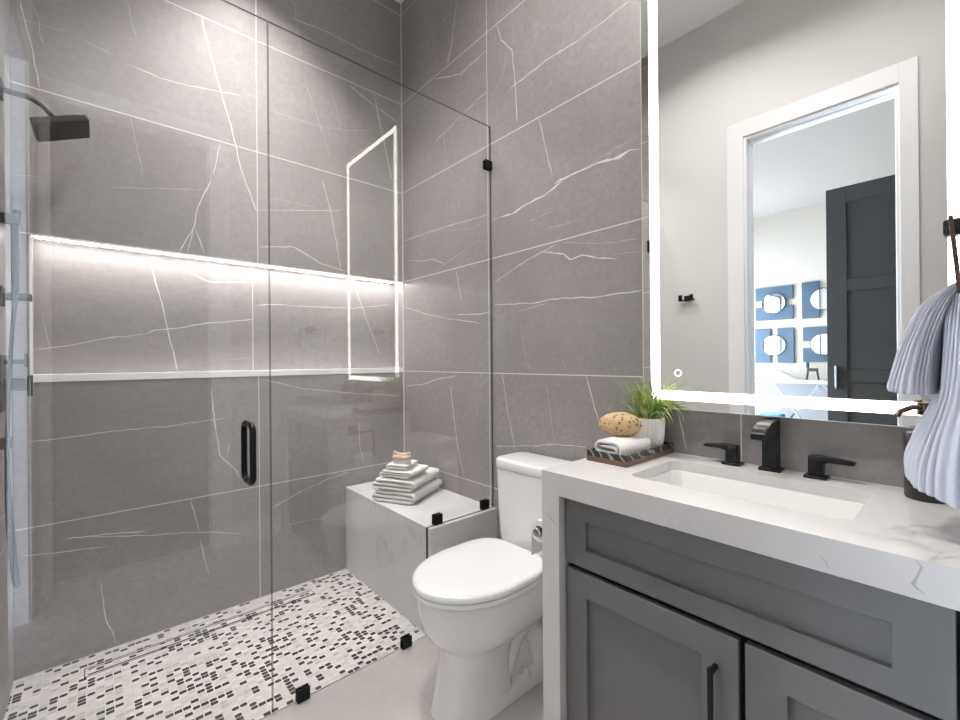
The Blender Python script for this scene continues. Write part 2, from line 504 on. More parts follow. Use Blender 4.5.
VEINS_RIGHT = [(3,[(-0.605,3.328),(-0.556,3.115),(-0.516,3.002)]),
(2,[(-0.565,3.122),(-0.497,3.012)]),
(3,[(-0.374,2.99),(-0.636,2.889),(-0.799,2.905),(-0.855,2.907)]),
(2,[(-0.38,2.602),(-0.596,2.646),(-0.796,2.685),(-0.868,2.689)]),
(1,[(-0.385,2.967),(-0.444,2.77),(-0.499,2.421),(-0.583,2.306)]),
(1,[(-0.032,3.239),(-0.336,3.269),(-0.558,3.3)]),
(3,[(-0.932,2.998),(-0.961,2.9),(-1.038,2.807),(-1.057,2.639),(-1.068,2.437)]),
(1,[(-1.003,2.821),(-0.966,2.694)]),
(3,[(-1.022,2.621),(-1.248,2.642),(-1.441,2.635)]),
(2,[(-1.441,2.635),(-1.677,2.653)]),
(2,[(-1.209,2.401),(-1.244,2.257),(-1.284,2.106)]),
(4,[(-1.3,2.06),(-1.329,2.069),(-1.436,2.074),(-1.51,2.078),(-1.621,2.067),(-1.668,2.078),(-1.709,2.066)]),
(1,[(-1.436,2.078),(-1.71,2.121)]),
(4,[(-0.943,2.002),(-1.029,1.995),(-1.13,2.017),(-1.242,2.028),(-1.34,2.061)]),
(2,[(-0.875,1.998),(-0.943,2.002)]),
(2,[(-0.902,1.674),(-1.127,1.748),(-1.309,1.788)]),
(3,[(-1.221,1.769),(-1.347,1.735),(-1.38,1.705),(-1.442,1.713),(-1.516,1.687),(-1.608,1.666)]),
(1,[(-1.599,1.688),(-1.714,1.674)]),
(3,[(-0.893,1.555),(-1.188,1.537),(-1.278,1.544),(-1.515,1.526),(-1.713,1.528)]),
(1,[(-1.326,1.793),(-1.531,1.742),(-1.706,1.725)]),
(1,[(-1.071,1.508),(-1.266,1.531)]),
(1,[(-1.078,1.454),(-1.115,1.267)]),
(2,[(-0.015,2.075),(-0.474,2.061),(-0.57,2.056),(-0.788,2.041),(-0.86,2.039)]),
(2,[(-0.087,1.931),(-0.262,1.897),(-0.338,1.896),(-0.471,1.842)]),
(1,[(-0.38,1.815),(-0.632,1.882),(-0.787,1.922)]),
(2,[(-0.576,1.795),(-0.629,1.599)]),
(2,[(-0.021,1.63),(-0.312,1.552),(-0.582,1.501),(-0.782,1.469)]),
(3,[(-0.582,1.529),(-0.782,1.518),(-0.87,1.521)]),
(3,[(-0.026,1.099),(-0.251,1.121),(-0.381,1.156),(-0.578,1.179)]),
(3,[(-0.511,1.142),(-0.573,0.798),(-0.634,0.614)]),
(2,[(-0.949,1.207),(-0.983,1.031),(-1.043,0.812)]),
(3,[(-1.458,1.198),(-1.519,1.009)]),
(2,[(-0.892,0.82),(-1.181,0.862),(-1.288,0.886),(-1.46,0.897)]),
(3,[(-1.841,1.088),(-1.875,0.947)]),
(1,[(-1.239,1.165),(-1.288,0.881)]),
(1,[(-1.115,1.267),(-1.147,1.21)]),
(1,[(-1.326,1.266),(-1.359,1.222)]),
(1,[(-1.24,1.871),(-1.434,1.865)]),
(1,[(-1.135,1.929),(-1.288,1.942)])]
VEINS_COUNTER = [(3, [(-0.349, -2.523), (-0.318, -2.501), (-0.322, -2.484), (-0.33, -2.466), (-0.376, -2.442), (-0.409, -2.425)]), (3, [(-0.396, -2.523), (-0.386, -2.503), (-0.349, -2.48), (-0.325, -2.47)]), (3, [(-0.447, -2.41), (-0.462, -2.434), (-0.445, -2.455), (-0.46, -2.482), (-0.474, -2.501), (-0.438, -2.524)]), (2, [(-0.474, -2.501), (-0.5, -2.498), (-0.53, -2.494)]), (2, [(-0.47, -2.524), (-0.496, -2.507), (-0.53, -2.489)]), (2, [(-0.481, -2.359), (-0.477, -2.382), (-0.449, -2.401), (-0.477, -2.426)]), (2, [(-0.445, -2.455), (-0.379, -2.465), (-0.377, -2.486), (-0.433, -2.512)]), (2, [(-0.429, -2.439), (-0.373, -2.458), (-0.398, -2.48)])]
VEINS_APRON = [(3, [(-2.476, 0.929), (-2.483, 0.922), (-2.478, 0.905), (-2.472, 0.889), (-2.478, 0.883), (-2.486, 0.877)]), (2, [(-2.348, 0.895), (-2.357, 0.886), (-2.362, 0.875)]), (3, [(-1.673, 0.808), (-1.703, 0.793), (-1.729, 0.775)]), (2, [(-1.703, 0.81), (-1.699, 0.78)])]

# ------------------------------------------------------------------ the room
W = -1.81          # left wall
DY = -2.605        # wall behind the camera, with the doorway the picture was taken from
HC = 3.68          # ceiling
ND = .11           # niche depth
GY = -.875         # shower glass

def S(name, bm, mat, parent=None, **k):
    o = obj(name, bm, mat, parent, **k); o['kind'] = 'structure'; return o

def veins(bm, data, to3, normal_off, mi_bright, mi_soft, seed):
    """thin veins lying on the tile face, with uneven width"""
    rnd = random.Random(seed)
    for c, pts in data:
        w0 = {1: .0021, 2: .0032, 3: .0048, 4: .011}[c]
        mi = mi_soft if c == 1 else mi_bright
        P = [Vector((a, b, 0)) for a, b in pts]
        fine = []
        for a, b in zip(P, P[1:]):
            L = (b-a).length; k = max(1, int(L/.025))
            nrm = Vector((-(b-a).y, (b-a).x, 0)).normalized()
            for i in range(k):
                q = a.lerp(b, i/k)
                if i: q = q + nrm*rnd.uniform(-.0022, .0022)
                fine.append(q)
        fine.append(P[-1])
        n = len(fine); L = []; Rr = []
        for i, q in enumerate(fine):
            d = (fine[min(i+1, n-1)] - fine[max(i-1, 0)]).normalized()
            nr = Vector((-d.y, d.x, 0))
            e = min(i, n-1-i)
            w = w0*.5*rnd.uniform(.55, 1.25)*(.25 if e == 0 else 1)
            if c == 4: w *= rnd.uniform(.3, 1.2)
            L.append(bm.verts.new(to3(q+nr*w))); Rr.append(bm.verts.new(to3(q-nr*w)))
        for i in range(n-1):
            f = bm.faces.new((L[i], L[i+1], Rr[i+1], Rr[i])); f.material_index = mi

# back wall (tile) with the lit niche over its full width
bm = bmesh.new()
NX0 = -1.755
box(bm, W-.1, .0, 0, .25, -.12, 1.2)
box(bm, W-.1, .0, 0, .25, 1.8, HC)
box(bm, W-.1, NX0, 0, .25, 1.2, 1.8)
box(bm, NX0, .0, ND, .25, 1.2, 1.8)
veins(bm, VEINS_BACK, lambda q: (q.x, -.0006, q.y), 0, 1, 2, 3)
veins(bm, VEINS_NICHE, lambda q: (q.x, ND-.0006, q.y), 0, 1, 2, 4)
S('wall_back', bm, [M['tile_x'], M['vein'], M['vein_soft']])
# white metal edges of the niche
S('trim_1', newbox(NX0, -.001, -.003, ND, 1.192, 1.222), M['trim'])
bm = bmesh.new(); box(bm, NX0, -.001, -.003, .011, 1.794, 1.8); S('trim_2', bm, M['trim'])
S('trim_3', newbox(NX0-.004, NX0+.004, -.003, .006, 1.222, 1.788), M['trim'])
# corner bead between the two tiled walls
S('trim_4', newbox(-.006, -.0005, -.006, -.0005, 0, HC-.002), plain('grout_white', (.70, .68, .66), .6))

# right wall (tile)
bm = bmesh.new()
box(bm, 0, .15, DY-.12, .25, -.12, HC)
veins(bm, VEINS_RIGHT, lambda q: (-.0006, q.x, q.y), 0, 1, 2, 5)
S('wall_right', bm, [M['tile_y'], M['vein'], M['vein_soft']])

# left wall: tiled inside the shower, painted with a doorway outside it
D0, D1, DH = -1.522, -2.284, 2.765
bm = bmesh.new()
box(bm, W-.14, W, GY-.02, .0, -.12, HC, 0)
box(bm, W-.14, W, D0, GY-.02, -.12, HC, 1)
box(bm, W-.14, W, D1, D0, DH, HC, 1)
box(bm, W-.14, W, DY-.12, D1, -.12, HC, 1)
VEINS_LEFT = [(2, [(-.7, 3.2), (-.55, 2.9), (-.42, 2.5), (-.3, 2.3)]), (3, [(-.75, 1.75), (-.5, 1.62), (-.25, 1.5), (-.05, 1.46)]),
              (2, [(-.8, .9), (-.5, .75), (-.2, .72)]), (1, [(-.6, .5), (-.5, .2)])]
veins(bm, VEINS_LEFT, lambda q: (W+.0006, q.x, q.y), 0, 2, 2, 6)
S('wall_left', bm, [M['tile_y'], M['paint'], M['vein']])

# wall behind the camera, with a cased opening
E0, E1 = -1.766, -.962
bm = bmesh.new()
box(bm, E1, 0, DY-.12, DY, -.12, HC)
box(bm, W, E0, DY-.12, DY, -.12, HC)
box(bm, E0, E1, DY-.12, DY, DH, HC)
S('wall_front', bm, M['paint'])

# door casings
def casing_left():
    bm = bmesh.new(); c = .100; t_ = .010
    for x0, x1 in ((W, W+t_), (W-.14-t_, W-.14)):
        box(bm, x0, x1, D0, D0+c, 0, DH+c+.005); box(bm, x0, x1, D1-c*.74, D1, 0, DH+c+.005); box(bm, x0, x1, D1, D0, DH, DH+c+.005)
    box(bm, W-.14, W, D0-.016, D0, 0, DH); box(bm, W-.14, W, D1, D1+.016, 0, DH); box(bm, W-.14, W, D1+.016, D0-.016, DH-.016, DH)
    # stop
    box(bm, W-.09, W-.05, D0-.022, D0-.016, 0, DH-.016); box(bm, W-.09, W-.05, D1+.016, D1+.022, 0, DH-.016); box(bm, W-.09, W-.05, D1+.022, D0-.022, DH-.022, DH-.016)
    return bm
S('door_1', casing_left(), M['trim'], bevel=.002)
bm = bmesh.new(); c = .1
box(bm, E1, E1+c, DY, DY+.018, 0, DH+c); box(bm, W+.019, E0, DY, DY+.018, 0, DH+c); box(bm, E0, E1, DY, DY+.018, DH, DH+c)
box(bm, E1-.016, E1, DY-.12, DY, 0, DH); box(bm, E0, E0+.016, DY-.12, DY, 0, DH); box(bm, E0+.016, E1-.016, DY-.12, DY, DH-.016, DH)
S('door_2', bm, M['trim'], bevel=.002)
# baseboards of the painted walls
bm = bmesh.new(); box(bm, W, W+.014, D0+.101, GY-.03, 0, .14); S('baseboard_left', bm, M['trim'], bevel=.003)
bm = bmesh.new(); box(bm, E1+.1, -.54, DY, DY+.014, 0, .14); S('baseboard_front', bm, M['trim'], bevel=.003)

S('floor', newbox(W-.14, 0, DY-.12, GY+.008, -.12, 0), M['floor'])
S('shower_floor', newbox(W, 0, GY+.008, 0, -.12, -.001), M['mosaic'])
S('threshold_trim', newbox(W, -.42, GY+.006, GY+.010, -.05, .0012), M['chrome'])
S('ceiling', newbox(W-.14, .15, DY-.12, .25, HC, HC+.1), M['ceiling'])
# dark joint where walls meet the ceiling in the shower
# ---- dim closet behind the camera
bm = bmesh.new()
CX0, CX1, CY = -2.0, -.4, -4.3
box(bm, CX0-.1, CX0, CY, DY-.12, -.12, HC); box(bm, CX1, CX1+.1, CY, DY-.12, -.12, HC)
box(bm, CX0-.1, CX1+.1, CY-.1, CY, -.12, HC)
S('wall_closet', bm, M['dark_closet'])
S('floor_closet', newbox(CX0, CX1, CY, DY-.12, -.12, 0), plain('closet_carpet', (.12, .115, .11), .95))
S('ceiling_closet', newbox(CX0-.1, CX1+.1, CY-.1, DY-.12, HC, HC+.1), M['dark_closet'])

# ---- bedroom beyond the left doorway
BX0, BX1, BY0, BY1 = -7.1, W-.14, -5.0, .8
S('floor_bedroom', newbox(BX0, BX1, BY0, BY1, -.12, 0), M['wood_floor'])
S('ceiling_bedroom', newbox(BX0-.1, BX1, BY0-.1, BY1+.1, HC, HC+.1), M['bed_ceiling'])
S('wall_bedroom_far', newbox(BX0-.1, BX0, BY0-.1, BY1+.1, -.12, HC), M['bed_wall'])
S('wall_bedroom_closet_side', newbox(BX0, BX1, BY0-.1, BY0, -.12, HC), M['bed_wall'])
bm = bmesh.new()
WX0, WX1, WZ0, WZ1 = -3.4, -2.0, .1, 2.9
box(bm, BX0, -6.9, BY1, BY1+.1, -.12, HC); box(bm, -5.3, WX0, BY1, BY1+.1, -.12, HC); box(bm, WX0, WX1, BY1, BY1+.1, WZ1, HC); box(bm, -6.9, -5.3, BY1, BY1+.1, WZ1, HC); box(bm, -6.9, -5.3, BY1, BY1+.1, -.12, WZ0); box(bm, WX0, WX1, BY1, BY1+.1, -.12, WZ0)
box(bm, WX1, BX1, BY1, BY1+.1, -.12, HC)
S('wall_bedroom_window', bm, M['bed_wall'])
S('wall_bedroom_near', newbox(BX1-.0, BX1+.04, BY0-.1, CY-.1, -.12, HC), M['bed_wall'])
bm = bmesh.new()
box(bm, BX1-.03, BX1, -.001, BY1, -.12, HC); box(bm, BX1-.03, BX1, CY-.1, DY-.12, -.12, HC)
S('wall_bedroom_bath', bm, M['bed_wall'])
bm = bmesh.new()
for x in (WX0, -2.75, WX1-.06): box(bm, x, x+.06, BY1+.02, BY1+.08, WZ0, WZ1)
box(bm, WX0, WX1, BY1+.02, BY1+.08, WZ0, WZ0+.06); box(bm, WX0, WX1, BY1+.02, BY1+.08, WZ1-.06, WZ1)
S('window_1', bm, plain('window_frame', (.10, .17, .28), .4))

bm = bmesh.new()
for x in (-6.9, -6.13, -5.36): box(bm, x, x+.06, BY1+.02, BY1+.08, WZ0, WZ1)
box(bm, -6.9, -5.3, BY1+.02, BY1+.08, WZ0, WZ0+.06); box(bm, -6.9, -5.3, BY1+.02, BY1+.08, WZ1-.06, WZ1)
S('added_window', bm, M['trim'])  # unseen second window, added so blue daylight reaches the vanity apron

# ------------------------------------------------------------------ niche LED
led = thing('niche_light', (-.88, .028, 1.79), 'long white LED strip recessed along the top of the lit shower niche', 'light strip')
obj('diffuser', newbox(NX0+.01, -.006, .0125, .050, 1.7935, 1.7985), M['led_niche'], led)
obj('channel', newbox(NX0+.006, -.004, .0115, .054, 1.7985, 1.8), M['trim'], led)

# ------------------------------------------------------------------ downlights
for i, (x, y) in enumerate(DOWNLIGHTS):
    lab = ['recessed round ceiling downlight over the shower', 'recessed round ceiling downlight in front of the toilet', 'recessed round ceiling downlight above the floor near the vanity'][i]
    if i == 0:
        dl = thing('ceiling_downlight', (x, y, HC), lab, 'ceiling light', 'recessed bathroom downlights')
        bm = bmesh.new(); lathe(bm, [(.075, -.004), (.10, -.006), (.104, -.001), (.075, -.001)], (x, y, HC), 40, False, False)
        obj('ring', bm, M['trim'], dl, smooth=True)
        bm = bmesh.new(); cyl(bm, (x, y, HC-.002), (x, y, HC-.0005), .074, n=40); obj('lens', bm, M['lamp'], dl)
        dl0 = dl
    else:
        copy_tree(dl0, lab, (x, y, HC))

# ------------------------------------------------------------------ shower glass
def clip_bm(x, z, axis='y', s=.024):
    bm = bmesh.new()
    for y in (GY-.013, GY+.004+.0):
        box(bm, x-s, x+s, y, y+.008, z-s, z+s)
    return bm
GT, SX = 2.49, -1.086
door = thing('shower_door', (W+.02, GY, .02), 'frameless clear glass shower door with black pull handle, hinged on the left', 'shower door')
obj('pane', newbox(W+.006, SX-.003, GY-.004, GY+.004, .012, GT), [M['glass']], door)
bm = bmesh.new(); box(bm, SX-.0040, SX-.003, GY-.0022, GY+.0022, .012, GT); box(bm, W+.006, SX-.0045, GY-.0025, GY+.0025, GT, GT+.0015)
obj('pane_edge', bm, M['glass_edge'], door)
hb = bmesh.new()
hx, hz0, hz1 = -1.160, .842, 1.066
for s in (-1, 1):
    y0 = GY + s*.005; y1 = GY + s*.058
    r = .028
    path = [(hx, y0, hz0+.013)]
    for k in range(7):
        a = R(90*k/6); path.append((hx, y1 - s*r*(1-math.sin(a)), hz0+.013 + r*(1-math.cos(a))))
    for k in range(7):
        a = R(90*k/6); path.append((hx, y1 - s*r*(1-math.cos(a)), hz1-.013 - r*(1-math.sin(a))))
    path.append((hx, y0, hz1-.013))
    tube(hb, path, .0105, 16)
obj('handle', hb, M['black'], door, smooth=True, angle=60)
for z in (.35, 2.15):
    bm = bmesh.new(); box(bm, W+.001, W+.06, GY-.016, GY-.004, z-.045, z+.045); box(bm, W+.001, W+.06, GY+.004, GY+.016, z-.045, z+.045); box(bm, W+.001, W+.008, GY-.016, GY+.016, z-.045, z+.045)
    obj('hinge', bm, M['black'], door, bevel=.002)

screen = thing('shower_screen', (-.55, GY, 0), 'fixed clear glass shower panel notched over the marble bench, held by black clips', 'shower screen')
BX, BZ, BYF = -.418, .500, -.905      # bench left face, top, front end
prof = [(SX, .004), (BX-.004, .004), (BX-.004, BZ+.004), (-.004, BZ+.004), (-.004, GT), (SX, GT)]
bm = bmesh.new()
a = [bm.verts.new((x, GY-.004, z)) for x, z in prof]; b = [bm.verts.new((x, GY+.004, z)) for x, z in prof]
bm.faces.new(a[::-1]); bm.faces.new(b)
for i in range(6): bm.faces.new((a[i], a[(i+1)%6], b[(i+1)%6], b[i]))
obj('pane', bm, M['glass'], screen)
bm = bmesh.new()
box(bm, SX-.0005, SX+.0004, GY-.0022, GY+.0022, .004, GT); box(bm, SX, -.004, GY-.0025, GY+.0025, GT, GT+.0015)
box(bm, BX-.004, BX-.0025, GY-.004, GY+.004, .004, BZ); box(bm, -.0045, -.003, GY-.004, GY+.004, BZ+.004, GT)
obj('pane_edge', bm, M['glass_edge'], screen)
for x, z in ((-.982, .026), (-.534, .026), (-.36, BZ+.026), (-.062, BZ+.026), (-.022, 2.284)):
    obj('clip', clip_bm(x, z), M['black'], screen, bevel=.003)

# ------------------------------------------------------------------ bench
bench = thing('shower_bench', (-.2, -.44, 0), 'built-in veined marble bench in the shower corner, passing under the glass', 'bench')
obj('seat_slab', newbox(BX, -.001, GY+.007, -.001, BZ-.022, BZ), M['bench'], bench, bevel=.0015)
bm = bmesh.new(); box(bm, BX, -.001, GY+.007, -.001, 0, BZ-.0225)
obj('front_panel', bm, M['bench'], bench)
obj('end_panel', newbox(BX, -.001, BYF, GY-.007, .0, BZ), M['bench'], bench, bevel=.0015)
bm = bmesh.new(); box(bm, BX+.004, -.003, GY-.006, GY+.006, .0, BZ-.002); obj('glass_channel', bm, M['glass_edge'], bench)

# ------------------------------------------------------------------ drain
dr = thing('linear_drain', (-1.13, -.133, 0), 'long narrow tile-in linear drain along the back shower wall', 'drain')
bm = bmesh.new(); x0, x1, y0, y1 = -1.6, -.67, -.167, -.098; w_ = .003
box(bm, x0, x1, y0, y0+w_, -.0009, .0012); box(bm, x0, x1, y1-w_, y1, -.0009, .0012); box(bm, x0, x0+w_, y0+w_, y1-w_, -.0009, .0012); box(bm, x1-w_, x1, y0+w_, y1-w_, -.0009, .0012)
obj('frame', bm, M['chrome'], dr)
bm = bmesh.new(); box(bm, x0+.02, x1-.02, y0+.017, y1-.017, -.0009, .0008); obj('tile_insert', bm, M['mosaic'], dr)
bm = bmesh.new()
for q in ((x0+.013, x1-.013, y0+.012, y0+.0165), (x0+.013, x1-.013, y1-.0165, y1-.012)): box(bm, *q, -.0009, .0011)
obj('slot', bm, M['gap'], dr)

# ------------------------------------------------------------------ shower fittings on the left wall
SY = -.25
sh = thing('showerhead', (W, SY, 2.25), 'dark square rain showerhead on a bent arm from the left tiled wall', 'shower head')
bm = bmesh.new(); tube(bm, spline([(W+.004, SY, 2.25), (W+.06, SY, 2.25), (-1.735, SY, 2.249), (-1.70, SY, 2.232), (-1.672, SY, 2.20), (-1.664, SY, 2.188)], 6), .0105, 14)
obj('arm', bm, M['gunmetal'], sh, smooth=True, angle=60)
bm = bmesh.new(); box(bm, W+.0005, W+.008, SY-.03, SY+.03, 2.22, 2.28); obj('flange', bm, M['gunmetal'], sh, bevel=.002)
rot = Matrix.Rotation(R(-24), 3, 'Y'); hc = Vector((-1.650, SY, 2.165))
bm = bmesh.new(); box(bm, hc.x-.083, hc.x+.083, SY-.083, SY+.083, hc.z-.014, hc.z+.014, rot=rot, pivot=hc)
hd = obj('spray_plate', bm, M['gunmetal'], sh, bevel=.006, seg=3)
for i in range(4):
    for j in range(4):
        q = hc + rot @ Vector(((i-1.5)*.034, (j-1.5)*.034, -.0145)); n_ = rot @ Vector((0, 0, -1))
        bm = bmesh.new(); cyl(bm, q, q+n_*.0015, .0042, n=10)
        obj('nozzle', bm, M['black_soft'], hd)
va = thing('shower_valve', (W, SY, 1.2), 'dark shower valve with square plate and lever knob on the left tiled wall', 'valve')
obj('plate', newbox(W+.0005, W+.008, SY-.075, SY+.075, 1.10, 1.30), M['gunmetal'], va, bevel=.003)
bm = bmesh.new(); box(bm, W+.008, W+.066, SY-.022, SY+.022, 1.172, 1.216); box(bm, W+.066, W+.078, SY-.024, SY+.024, 1.150, 1.226)
obj('knob', bm, M['gunmetal'], va, bevel=.003)
obj('lever', newbox(W+.058, W+.066, SY-.012, SY+.012, 1.255, 1.305), M['gunmetal'], obj('lever_stem', newbox(W+.008, W+.06, SY-.008, SY+.008, 1.268, 1.284), M['gunmetal'], va, bevel=.002))
dv_ = thing('diverter_valve', (W, SY, 1.51), 'small dark square diverter knob above the shower valve', 'valve')
obj('plate', newbox(W+.0005, W+.008, SY-.035, SY+.035, 1.475, 1.545), M['gunmetal'], dv_, bevel=.003)
bm = bmesh.new(); box(bm, W+.008, W+.078, SY-.014, SY+.014, 1.497, 1.523); obj('knob', bm, M['gunmetal'], dv_, bevel=.003)
hs = thing('hand_shower', (W, SY-.14, 1.75), 'dark hand shower on a wall bracket with a hanging hose', 'hand shower')
hy = SY-.14
bm = bmesh.new(); box(bm, W+.0005, W+.062, hy-.014, hy+.014, 1.742, 1.775); obj('bracket', bm, M['gunmetal'], hs, bevel=.003)
bm = bmesh.new(); tube(bm, [(W+.050, hy, 1.50), (W+.050, hy, 1.74), (W+.056, hy, 1.79)], .010, 12); obj('wand', bm, M['gunmetal'], hs, smooth=True, angle=60)
bm = bmesh.new(); tube(bm, spline([(W+.050, hy, 1.50), (W+.034, hy-.01, 1.2), (W+.03, hy-.02, .8), (W+.04, hy, .56), (W+.045, hy+.05, .50), (W+.035, hy+.09, .60), (W+.02, hy+.1, .85), (W+.016, hy+.1, .97)], 8), .006, 10); obj('hose', bm, M['gunmetal'], hs, smooth=True, angle=60)
bm = bmesh.new(); box(bm, W+.0005, W+.028, hy+.08, hy+.12, .97, 1.01); obj('wall_outlet', bm, M['gunmetal'], hs, bevel=.003)

# ------------------------------------------------------------------ toilet
TY = -1.295
toi = thing('toilet', (-.40, TY, 0), 'white two-piece toilet with closed lid between shower bench and vanity', 'toilet')
bm = bmesh.new()
spec = [(0, -.665, -.37, .112, 2.7, 6), (.03, -.658, -.373, .108, 2.7, 6), (.10, -.643, -.38, .103, 2.7, 6), (.17, -.633, -.385, .102, 2.6, 6), (.215, -.633, -.372, .107, 2.5, 5.5),
        (.24, -.640, -.335, .118, 2.4, 5), (.262, -.658, -.275, .143, 2.25, 4.5), (.288, -.684, -.215, .168, 2.1, 4), (.325, -.706, -.155, .184, 2.0, 3.7), (.37, -.719, -.13, .192, 2.0, 3.5), (.432, -.722, -.13, .193, 2.0, 3.5), (.444, -.716, -.135, .188, 2.0, 3.5)]
loft(bm, [[(x, y, z) for x, y in egg(xf, xb, TY, hw, 64, pf, pb)] for z, xf, xb, hw, pf, pb in spec])
# foot and narrow rear body
loft(bm, [[(x, y, z) for x, y in rrect(-.33, TY, .215, hw, .05, 8)] for z, hw in ((0, .113), (.035, .112), (.05, .10), (.055, .08))])
loft(bm, [[(x, y, z) for x, y in rrect(-.27, TY, .15, hw, .04, 8)] for z, hw in ((.04, .075), (.15, .062), (.25, .070), (.33, .12), (.40, .165))])
bowl = obj('bowl', bm, M['ceramic'], toi, smooth=True, bevel=None, angle=50)
for s in (-1, 1):
    bm = bmesh.new(); y = TY + s*.062
    tube(bm, spline([(-.41, y-s*.02, .06), (-.395, y, .11), (-.365, y, .185), (-.315, y, .235), (-.262, y, .225), (-.228, y, .155), (-.215, y, .09), (-.21, y, .045)], 6), [.034 + .010*math.sin(math.pi*i/42) for i in range(43)], 20)
    obj('trapway', bm, M['ceramic'], toi, smooth=True, angle=60)
    bm = bmesh.new(); lathe(bm, [(.017, 0), (.017, .012), (.012, .024), (.004, .028)], (-.31, TY+s*.093, .046), 20)
    obj('bolt_cap', bm, M['white_plastic'], toi, smooth=True, angle=50)
# seat and lid
bm = bmesh.new()
o0 = lambda g, zz: [(x, y, zz) for x, y in egg(-.735+g, -.235-g*.4, TY, .2-g, 64, 2.0, 4.0)]
loft(bm, [o0(.006, .446), o0(.0, .450), o0(.0, .462), o0(.004, .466)])
obj('seat', bm, M['white_plastic'], toi, smooth=True, angle=50)
bm = bmesh.new()
loft(bm, [o0(.004, .468), o0(-.001, .471), o0(-.001, .484), o0(.004, .490), o0(.015, .4935), o0(.05, .495)])
obj('lid', bm, M['white_plastic'], toi, smooth=True, angle=50)
for s in (-1, 1):
    bm = bmesh.new(); cyl(bm, (-.225, TY+s*.07-.022, .468), (-.225, TY+s*.07+.022, .468), .014, n=20)
    obj('hinge', bm, M['white_plastic'], toi, smooth=True)
# tank
bm = bmesh.new()
TK = [(.447, .160, .080), (.455, .174, .090), (.50, .181, .093), (.62, .185, .0955), (.788, .188, .098)]
loft(bm, [[(x, y, z) for x, y in rrect(-.022-hx, TY, hx, hy, min(.045, hx*.8), 8)] for z, hy, hx in TK])
obj('tank', bm, M['ceramic'], toi, smooth=True, angle=50)
bm = bmesh.new()
def lidr(g, z): return [(x, y, z) for x, y in rrect(-.121, TY, .100-g, .190-g, .045-g*.5, 8)]
loft(bm, [lidr(.001, .791), lidr(0, .793), lidr(0, .822), lidr(.002, .828), lidr(.007, .832), lidr(.016, .8335)])
obj('tank_lid', bm, M['ceramic'], toi, smooth=True, angle=50)

# ------------------------------------------------------------------ vanity
ZT = .932
VX, VY0, VY1 = -.535, -1.668, -2.603
ctr = thing('vanity_countertop', (-.27, -2.135, 0), 'white veined quartz vanity counter with waterfall sides to the floor', 'countertop')
bm = bmesh.new()
SXC, SYC, SHX, SHY = -.262, -2.128, .143, .247
n = 8
inn = rrect(SXC, SYC, SHX, SHY, .03, n)
outp = []
ox0, ox1, oy0, oy1 = VX, -.001, VY1, VY0
idx = 0
for (sx, sy) in ((1,1),(-1,1),(-1,-1),(1,-1)):
    ex = ox1 if sx > 0 else ox0; ey = oy1 if sy > 0 else oy0
    for k in range(n+1):
        px_, py_ = inn[idx]; idx += 1
        first_x = (sx*sy > 0)      # the arc starts on the x side for (1,1) and (-1,-1)
        h = k - n/2
        if h == 0: outp.append((ex, ey))
        elif (h < 0) == first_x: outp.append((ex, py_))
        else: outp.append((px_, ey))
N_ = len(inn)
def ring(pts, z): return [bm.verts.new((x, y, z)) for x, y in pts]
to, ti, bo, bi = ring(outp, ZT), ring(inn, ZT), ring(outp, ZT-.03), ring(inn, ZT-.03)
for k in range(N_):
    j = (k+1) % N_
    bm.faces.new((to[k], to[j], ti[j], ti[k])); bm.faces.new((bo[k], bi[k], bi[j], bo[j]))
    bm.faces.new((to[k], bo[k], bo[j], to[j])); bm.faces.new((ti[k], ti[j], bi[j], bi[k]))
veins(bm, VEINS_COUNTER, lambda q: (q.x, q.y, ZT+.0003), 0, 1, 2, 8)
obj('counter_slab', bm, [M['quartz'], M['quartz_vein'], M['quartz_vein_soft']], ctr)
bm = bmesh.new(); box(bm, VX-.0004, VX+.03, VY0-.0641, VY1+.0641, .866, ZT-.0018); veins(bm, VEINS_APRON[:2], lambda q: (VX-.0008, q.x, q.y), 0, 1, 2, 9); obj('front_apron', bm, [M['quartz'], M['quartz_vein'], M['quartz_vein_soft']], ctr)
bm = bmesh.new(); box(bm, VX-.0004, -.001, VY0-.064, VY0+.0004, 0, ZT-.0018); veins(bm, VEINS_APRON[2:], lambda q: (VX-.0008, q.x, q.y), 0, 1, 2, 10); obj('waterfall_side', bm, [M['quartz'], M['quartz_vein'], M['quartz_vein_soft']], ctr)
bm = bmesh.new(); box(bm, VX-.0004, -.001, VY1-.0004, VY1+.064, 0, ZT-.0018); obj('waterfall_side', bm, M['quartz'], ctr, bevel=.0012)

snk = thing('undermount_sink', (SXC, SYC, ZT-.15), 'white rectangular undermount sink set in the quartz counter', 'sink')
bm = bmesh.new()
def sr(g, z, r=.03): return [(x, y, z) for x, y in rrect(SXC, SYC, SHX-g, SHY-g, max(.012, r), 8)]
loft(bm, [sr(.02, .775), sr(-.012, .79), sr(-.014, ZT-.0305), sr(.002, ZT-.0305), sr(.006, ZT-.036), sr(.010, .83), sr(.016, .805, .035), sr(.03, .794, .04), sr(.055, .791, .04)], True, True)
obj('basin', bm, M['sink'], snk, smooth=True, angle=40)
bm = bmesh.new(); lathe(bm, [(.022, .0), (.022, .002), (.018, .003), (.004, .004)], (SXC, SYC, .7912), 24); obj('drain_cover', bm, M['black'], snk, smooth=True)

